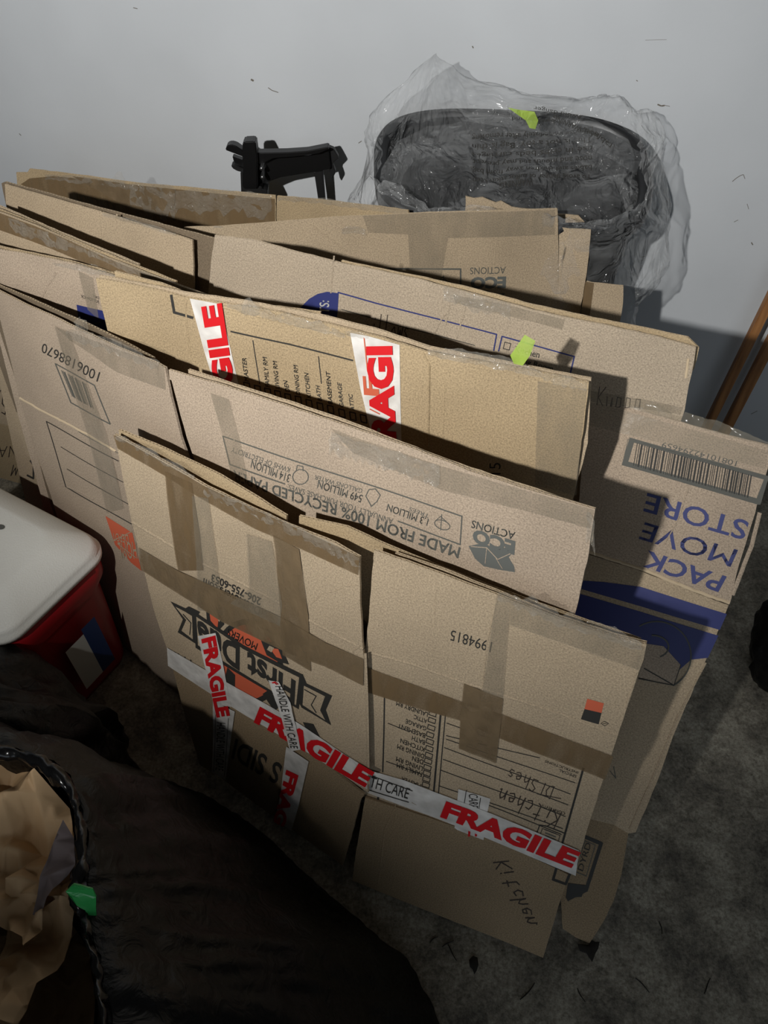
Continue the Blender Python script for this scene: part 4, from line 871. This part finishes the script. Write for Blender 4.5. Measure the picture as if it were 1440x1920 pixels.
# slot on the lid: a flat oval, the hole's shade painted in grey
meshobj('lid_mark', [cz((x, y), CZ+.0192) for x, y in circ((0, 988), 9, 5, n=14)[:-1]], [tuple(range(14))], simple('painted_recess_shade', (90, 90, 86), .6), cool, False)

# ------------------------------------------------------------------ BOXES at the left edge
def small_box(P0, P1, z0, z1, dep, label, writes, m):
    a, c = atz(P0, z1), atz(P1, z1); u = (c-a); u.z = 0; Lx = u.length; u.normalize(); d = Vector((-u.y, u.x, 0))
    if d.y < 0: d = -d
    t = thing('cardboard_box', label, 'cardboard box', Vector((a.x+u.x*Lx/2, a.y+u.y*Lx/2, z0)), 'closed cartons stacked at the left edge')
    b = Board(P0, P1, z1, z1, 0, amp=0)
    sh = Sheet(b, 'front_panel', m, t); h = z1-z0
    q = lambda s, h_: ('st', s, -h_)
    sh.outline([q(0, 0), q(Lx, 0), q(Lx, h), q(0, h)], 0, jit=0)
    for w_ in writes: sh.hand(*w_)
    sh.done()
    up = Vector((0, 0, 1)); a0 = Vector((a.x, a.y, z1))
    for nme, ps in (('top_flap', (a0, a0+u*Lx, a0+u*Lx+d*dep*.49, a0+d*dep*.49)), ('top_flap', (a0+d*dep*.51, a0+u*Lx+d*dep*.51, a0+u*Lx+d*dep, a0+d*dep)), ('side_panel', (a0+u*Lx, a0+u*Lx+d*dep, a0+u*Lx+d*dep-up*h, a0+u*Lx-up*h)), ('side_panel', (a0, a0+d*dep, a0+d*dep-up*h, a0-up*h)), ('back_panel', (a0+d*dep, a0+u*Lx+d*dep, a0+u*Lx+d*dep-up*h, a0+d*dep-up*h))):
        o = meshobj(nme, ps, [(0, 1, 2, 3)], m, t, False, [(0, 0), (Lx, 0), (Lx, dep), (0, dep)]); solidify(o, .004)
    return t
small_box((-220, 640), (48, 706), .32, .55, .0+.2, 'closed brown carton with handwriting, upper of the two behind the cooler', [('OST', (26, 745), (-14, 742), (26, 778)), ('CO', (22, 715), (-8, 712), (20, 738))], CB['kraft'])
small_box((-220, 726), (62, 800), .004, .316, .2, 'closed brown carton with black handwriting directly behind the cooler lid', [('ANA', (52, 838), (-6, 836), (50, 858), PEN, 1.6), ('TRM', (66, 868), (22, 872), (60, 888), PEN, 1.6)], CB['yellow'])

# ------------------------------------------------------------------ GARBAGE BAGS
m, nt, b = mat('black_bag_plastic'); L = nt.links.new; b.inputs['Base Color'].default_value = (*lin((8, 8, 8)), 1); b.inputs['Specular IOR Level'].default_value = .35; b.inputs['Roughness'].default_value = .45
tc = N(nt, 'ShaderNodeTexCoord'); n1 = N(nt, 'ShaderNodeTexNoise', Scale=22.0, Detail=6.0, Distortion=1.5); L(tc.outputs['Object'], n1.inputs['Vector']); bp = N(nt, 'ShaderNodeBump', Strength=.6, Distance=.01); L(n1.outputs['Fac'], bp.inputs['Height']); L(bp.outputs[0], b.inputs['Normal'])
BAGM = m
BGLOSS = simple('glossy_black_plastic', (18, 18, 19), .2)
m, nt, b = mat('kraft_paper'); L = nt.links.new; tc = N(nt, 'ShaderNodeTexCoord'); n1 = N(nt, 'ShaderNodeTexNoise', Scale=30.0, Detail=5.0); L(tc.outputs['Object'], n1.inputs['Vector']); bp = N(nt, 'ShaderNodeBump', Strength=.3, Distance=.004); L(n1.outputs['Fac'], bp.inputs['Height']); L(bp.outputs[0], b.inputs['Normal'])
b.inputs['Base Color'].default_value = (*lin((206, 172, 130)), 1); b.inputs['Roughness'].default_value = .7; KP = m
MAUVE = simple('grey_paper', (120, 108, 108), .8)
RZB = .72
rimpx = [(-260, 1640), (-200, 1500), (-110, 1425), (-40, 1408), (20, 1412), (75, 1432), (115, 1460), (140, 1500), (152, 1560), (152, 1630), (146, 1680), (160, 1740), (178, 1800), (190, 1860), (196, 1940), (190, 2050), (120, 2150), (-60, 2160), (-200, 2050), (-270, 1850)]
flrpx = [(-420, 1500), (-330, 1380), (-150, 1340), (40, 1380), (170, 1430), (300, 1480), (400, 1508), (450, 1535), (520, 1592), (600, 1668), (660, 1722), (735, 1782), (785, 1842), (818, 1920), (830, 2020), (800, 2160), (600, 2300), (100, 2380), (-300, 2200), (-450, 1800)]
def smooth(P, k):
    n = len(P); o = []
    for i in range(n):
        p0, p1, p2, p3 = P[i-1], P[i], P[(i+1) % n], P[(i+2) % n]
        for j in range(k):
            t = j/k; o.append(.5*((2*p1)+(p2-p0)*t+(2*p0-5*p1+4*p2-p3)*t*t+(3*p1-p0-3*p2+p3)*t**3))
    return o
RM = smooth([atz(p, RZB) for p in rimpx], 9); FL = smooth([atz(p, .0) for p in flrpx], 9)
gb = thing('garbage_bag', 'large open black garbage bag stuffed with brown paper, bottom left corner', 'garbage bag', Vector((-.45, .35, 0)))
rings = []; K = 34
cR = sum(RM, Vector())/len(RM)
for k in range(K+1):
    t = k/K; r = []
    for i, (a, c) in enumerate(zip(RM, FL)):
        th = i/len(RM)*2*math.pi
        s_ = t**1.15; p = a.lerp(c, s_); p.z = RZB*(1-t**1.6)*(1-.0*t)
        mid = math.sin(math.pi*min(1, t*1.0)); 
        fold = math.sin(th*26+2.5*math.sin(3*t+th*2))*.5+nz(Vector((th*4, t*2.2, 0)), 2.4, 2)
        nrm = (c-a); nrm.z = 0; nrm = nrm.normalized()*.5+Vector((0, 0, .6))
        p += nrm*mid*(.006*fold+.05*nz(Vector((th*2, t*2, 0)), 1., 7)) + nrm*(.022*abs(nz(p, 9, 3))+.012*abs(nz(p, 24, 6))+.004*nz(p, 60, 3))*min(1, 6*t)
        p.z = max(p.z, .003); r.append(p)
    rings.append(r)
V, Fc = loft(rings); meshobj('bag_skin', V, Fc, BAGM, gb)
# rolled crinkly rim
rings = []
for k in range(9):
    a_ = math.pi*2*k/8; r = []
    for i, a in enumerate(RM):
        o_ = (a-cR); o_.z = 0; o_.normalize(); rad = .011+.007*nz(a, 26, 9)
        p = a+o_*rad*math.cos(a_)+Vector((0, 0, 1))*rad*math.sin(a_)*1.3 + Vector((nz(a, 60, k), nz(a, 60, k+9), nz(a, 60, k+5)))*.007; r.append(p)
    rings.append(r)
V, Fc = loft(rings); meshobj('rim', V, Fc, BGLOSS, gb)
rings = [[a+Vector((nz(a, 12, k), nz(a, 12, k+4), 0))*.02+Vector((0, 0, -.07*k))+(cR-a)*.03*k for a in RM] for k in range(5)]
V, Fc = loft(rings); meshobj('inner_lining', V, Fc, BAGM, gb)
def crumple(name, px, z, m, parent, amp, seed, lift=None, step=.023, fr=6.5):
    """folded paper: polygon in photo pixels at height z(x,y px), faceted noise"""
    bm = bmesh.new(); P = [atz(p, z) for p in px]; o = P[0]
    bm.faces.new([bm.verts.new((v.x, v.y, 0)) for v in P]); bmesh.ops.triangulate(bm, faces=bm.faces[:]); grid_cut(bm, None, step)
    bmesh.ops.remove_doubles(bm, verts=bm.verts[:], dist=1e-5)
    for v in bm.verts:
        if not v.is_boundary: v.co.x += .011*noise.noise(v.co*90); v.co.y += .011*noise.noise(v.co*90+Vector((5, 5, 5)))
        q = Vector((v.co.x, v.co.y, seed)); 
        d = 0.
        for s_, w_ in ((fr, 1.), (fr*2.3, .45), (fr*5, .3)): d += w_*abs(noise.noise(q*s_+Vector((seed, 0, seed))))
        v.co.z = z + amp*(1-2.4*d) + (lift(v.co) if lift else 0)
    bmesh.ops.triangulate(bm, faces=bm.faces[:]); bmesh.ops.recalc_face_normals(bm, faces=bm.faces[:])
    me = bpy.data.meshes.new(name)
    cl = bm.edges.layers.float.new('crease_edge'); rr_ = random.Random(int(seed))
    for e in bm.edges: e[cl] = rr_.uniform(.6, 1.)
    bm.to_mesh(me); bm.free(); o = link(me, name, [m], parent, True)
    md = o.modifiers.new('soften', 'SUBSURF'); md.levels = md.render_levels = 2; return o
def tag_t(o, l, c, g=None): return tag(o, l, c, g)
G = 'packing papers stuffed in the open black bag'
tag_t(crumple('packing_paper', [(-240, 1500), (-100, 1430), (20, 1432), (70, 1450), (118, 1500), (132, 1560), (110, 1640), (40, 1770), (20, 1740), (-60, 1700), (-240, 1700)], RZB-.04, KP, None, .07, 3.), 'crumpled ball of brown packing paper at the top of the open black bag', 'packing paper', G)
tag_t(crumple('packing_paper', [(0, 1700), (60, 1620), (100, 1580), (130, 1560), (152, 1600), (150, 1690), (120, 1800), (60, 1900), (30, 1960), (-60, 1960), (-20, 1800)], RZB-.10, KP, None, .06, 8., fr=5.), 'long folded brown packing paper in the open black bag, beside the green strip', 'packing paper', G)
tag_t(crumple('packing_paper', [(55, 1710), (80, 1640), (125, 1545), (150, 1590), (148, 1625), (95, 1690), (75, 1720)], RZB-.055, MAUVE, None, .03, 12.), 'small greyish sheet of paper between the two brown papers in the bag', 'packing paper', G)
tag_t(crumple('packing_paper', [(-240, 1700), (-40, 1690), (60, 1760), (120, 1700), (180, 1800), (185, 2050), (-200, 2100)], RZB-.25, KP, None, .05, 15.), 'brown packing paper lying deepest in the open black bag', 'packing paper', G)
GRN = film('green_plastic', (52, 150, 78), .92, .2, 30., .5)
zg = Z(0, 1380, 1.674)
gs = Sheet(Board((100, 1660), (200, 1660), .78, .78, 20, seed=50), 'drawstring', GRN, gb, .002); gs.b.w = lambda x, t: .008*noise.noise(Vector((x*30, t*30, 2)))
gs.outline(zg((205, 492), (232, 462), (250, 470), (288, 488), (300, 510), (302, 590), (285, 612), (268, 632), (275, 600), (268, 548), (240, 535)), 0, jit=.002, flute=False); o = gs.done(); o['label'] = 'green plastic drawstring'
# second, closed bag behind
def lump(name, label, c, rad, seed, m, cat='garbage bag', group=None, n=72, k=36, fl=.8):
    rings = []
    for j in range(k+1):
        ph = math.pi*j/k; r = []
        for i in range(n):
            th = 2*math.pi*i/n; d = Vector((math.sin(ph)*math.cos(th), math.sin(ph)*math.sin(th), math.cos(ph)))
            q = 1+.16*noise.noise(d*2.2+Vector((seed,)*3))+.07*noise.noise(d*6+Vector((seed,)*3))+.02*math.sin(th*17+5*noise.noise(d*3))*math.sin(ph)
            p = Vector((c[0]+rad[0]*d.x*q, c[1]+rad[1]*d.y*q, c[2]+rad[2]*d.z*q)); p.z = max(.003, p.z); r.append(p)
        rings.append(r)
    V, Fc = loft(rings, cap0=True, cap1=True); o = meshobj(name, V, Fc, m, None); return tag(o, label, cat, group)
c2 = atz((0, 1420), .25)
lump('garbage_bag', 'full closed black garbage bag between the cooler and the front box', (c2.x-.16, c2.y+.0, .2), (.44, .23, .37), 4., BAGM)
c3_ = atz((1520, 1230), .1)
lump('garbage_bag', 'dark black bag only just showing at the right edge of the photo', (c3_.x, c3_.y, .12), (.15, .18, .16), 9., BAGM)

# ------------------------------------------------------------------ floor litter
NEED = simple('dry_needle', (40, 36, 28), .8); rnd = random.Random(5)
def twig(p, q, w, k):
    a, c = atz(p, .0), atz(q, .0); d = (c-a); L_ = d.length; s_ = Vector((-d.y, d.x, 0)).normalized()*w/2; V = []; Fc = []
    n = 6
    for i in range(n+1):
        t = i/n; m_ = a+d*t+s_*2*math.sin(t*3+k); ww = (1-.7*abs(t-.4)); z = .001
        V += [m_-s_*ww+Vector((0, 0, z)), m_+Vector((0, 0, z+w*.8)), m_+s_*ww+Vector((0, 0, z))]
    for i in range(n):
        for j in (0, 1): Fc.append((i*3+j, i*3+j+1, i*3+j+4, i*3+j+3))
    return meshobj('twig', V, Fc, NEED, None)
tw = [((806, 1768), (822, 1757), 'short twig on the floor left of the long one, below the front box'), ((830, 1778), (850, 1762), 'thin dry twig on the floor below the front box middle'), ((838, 1772), (858, 1800), 'dry twig on the floor slanting down right, below the front box'), ((975, 1875), (1002, 1842), 'long dark twig on the bare floor near the bottom edge, left one'), ((1084, 1852), (1096, 1880), 'short dark twig at the bottom edge below the torn flap'), ((1318, 1862), (1334, 1836), 'dark twig on the floor in the lower right corner'), ((1236, 1728), (1240, 1752), 'upright dark twig on the floor right of the flap'), ((1190, 1835), (1218, 1860), 'thin dark twig on the floor in the lower right, middle one')]
for i, (p, q, l) in enumerate(tw): tag(twig(p, q, .0028, i), l, 'twig', 'dry twigs on the concrete floor')
def leaf(px, label, z=.004, s=1):
    P = [atz(p, .0) for p in px]; c = sum(P, Vector())/len(P); V = [c+Vector((0, 0, .009))]+[p+Vector((0, 0, .001+.004*rnd.random())) for p in P]
    n = len(P); o = meshobj('dead_leaf', V, [(0, 1+i, 1+(i+1) % n) for i in range(n)], simple('dead_leaf', (34, 30, 24), .8), None); tag(o, label, 'leaf', 'dead leaves on the floor'); return o
leaf(zc((45, 1640), (62, 1622), (82, 1630), (86, 1660), (80, 1685), (68, 1705), (60, 1680), (48, 1670)), 'small black curled leaf on the floor below the handwritten flap')
leaf(zc((520, 1570), (570, 1575), (575, 1550), (600, 1560), (618, 1560), (612, 1590), (600, 1610), (585, 1650), (560, 1610), (530, 1600)), 'dark star-shaped leaf on the floor at the tip of the right box flap')

# ------------------------------------------------------------------ LIGHTS
LP = Vector((-.95, -.6, 2.38)); AIM = Vector((0.05, 2.1, 1.5))
ld = bpy.data.lights.new('work_light', 'SPOT'); ld.energy = 330; ld.shadow_soft_size = .03; ld.color = (1, .985, .955); ld.spot_size = math.radians(86); ld.spot_blend = 1.0
lo = bpy.data.objects.new('work_light', ld); COL.objects.link(lo); lo.location = LP; lo.rotation_euler = (AIM-LP).to_track_quat('-Z', 'Y').to_euler()
W = bpy.data.worlds.new('world'); SC.world = W; W.use_nodes = True; W.node_tree.nodes['Background'].inputs[0].default_value = (.8, .9, 1, 1); W.node_tree.nodes['Background'].inputs[1].default_value = .85
vs = SC.view_settings; vs.view_transform = 'Standard'; vs.look = 'None'; vs.gamma = 1; vs.exposure = 0; vs.use_curve_mapping = False
SC.cycles.max_bounces = 8; SC.cycles.transparent_max_bounces = 24; SC.cycles.diffuse_bounces = 3
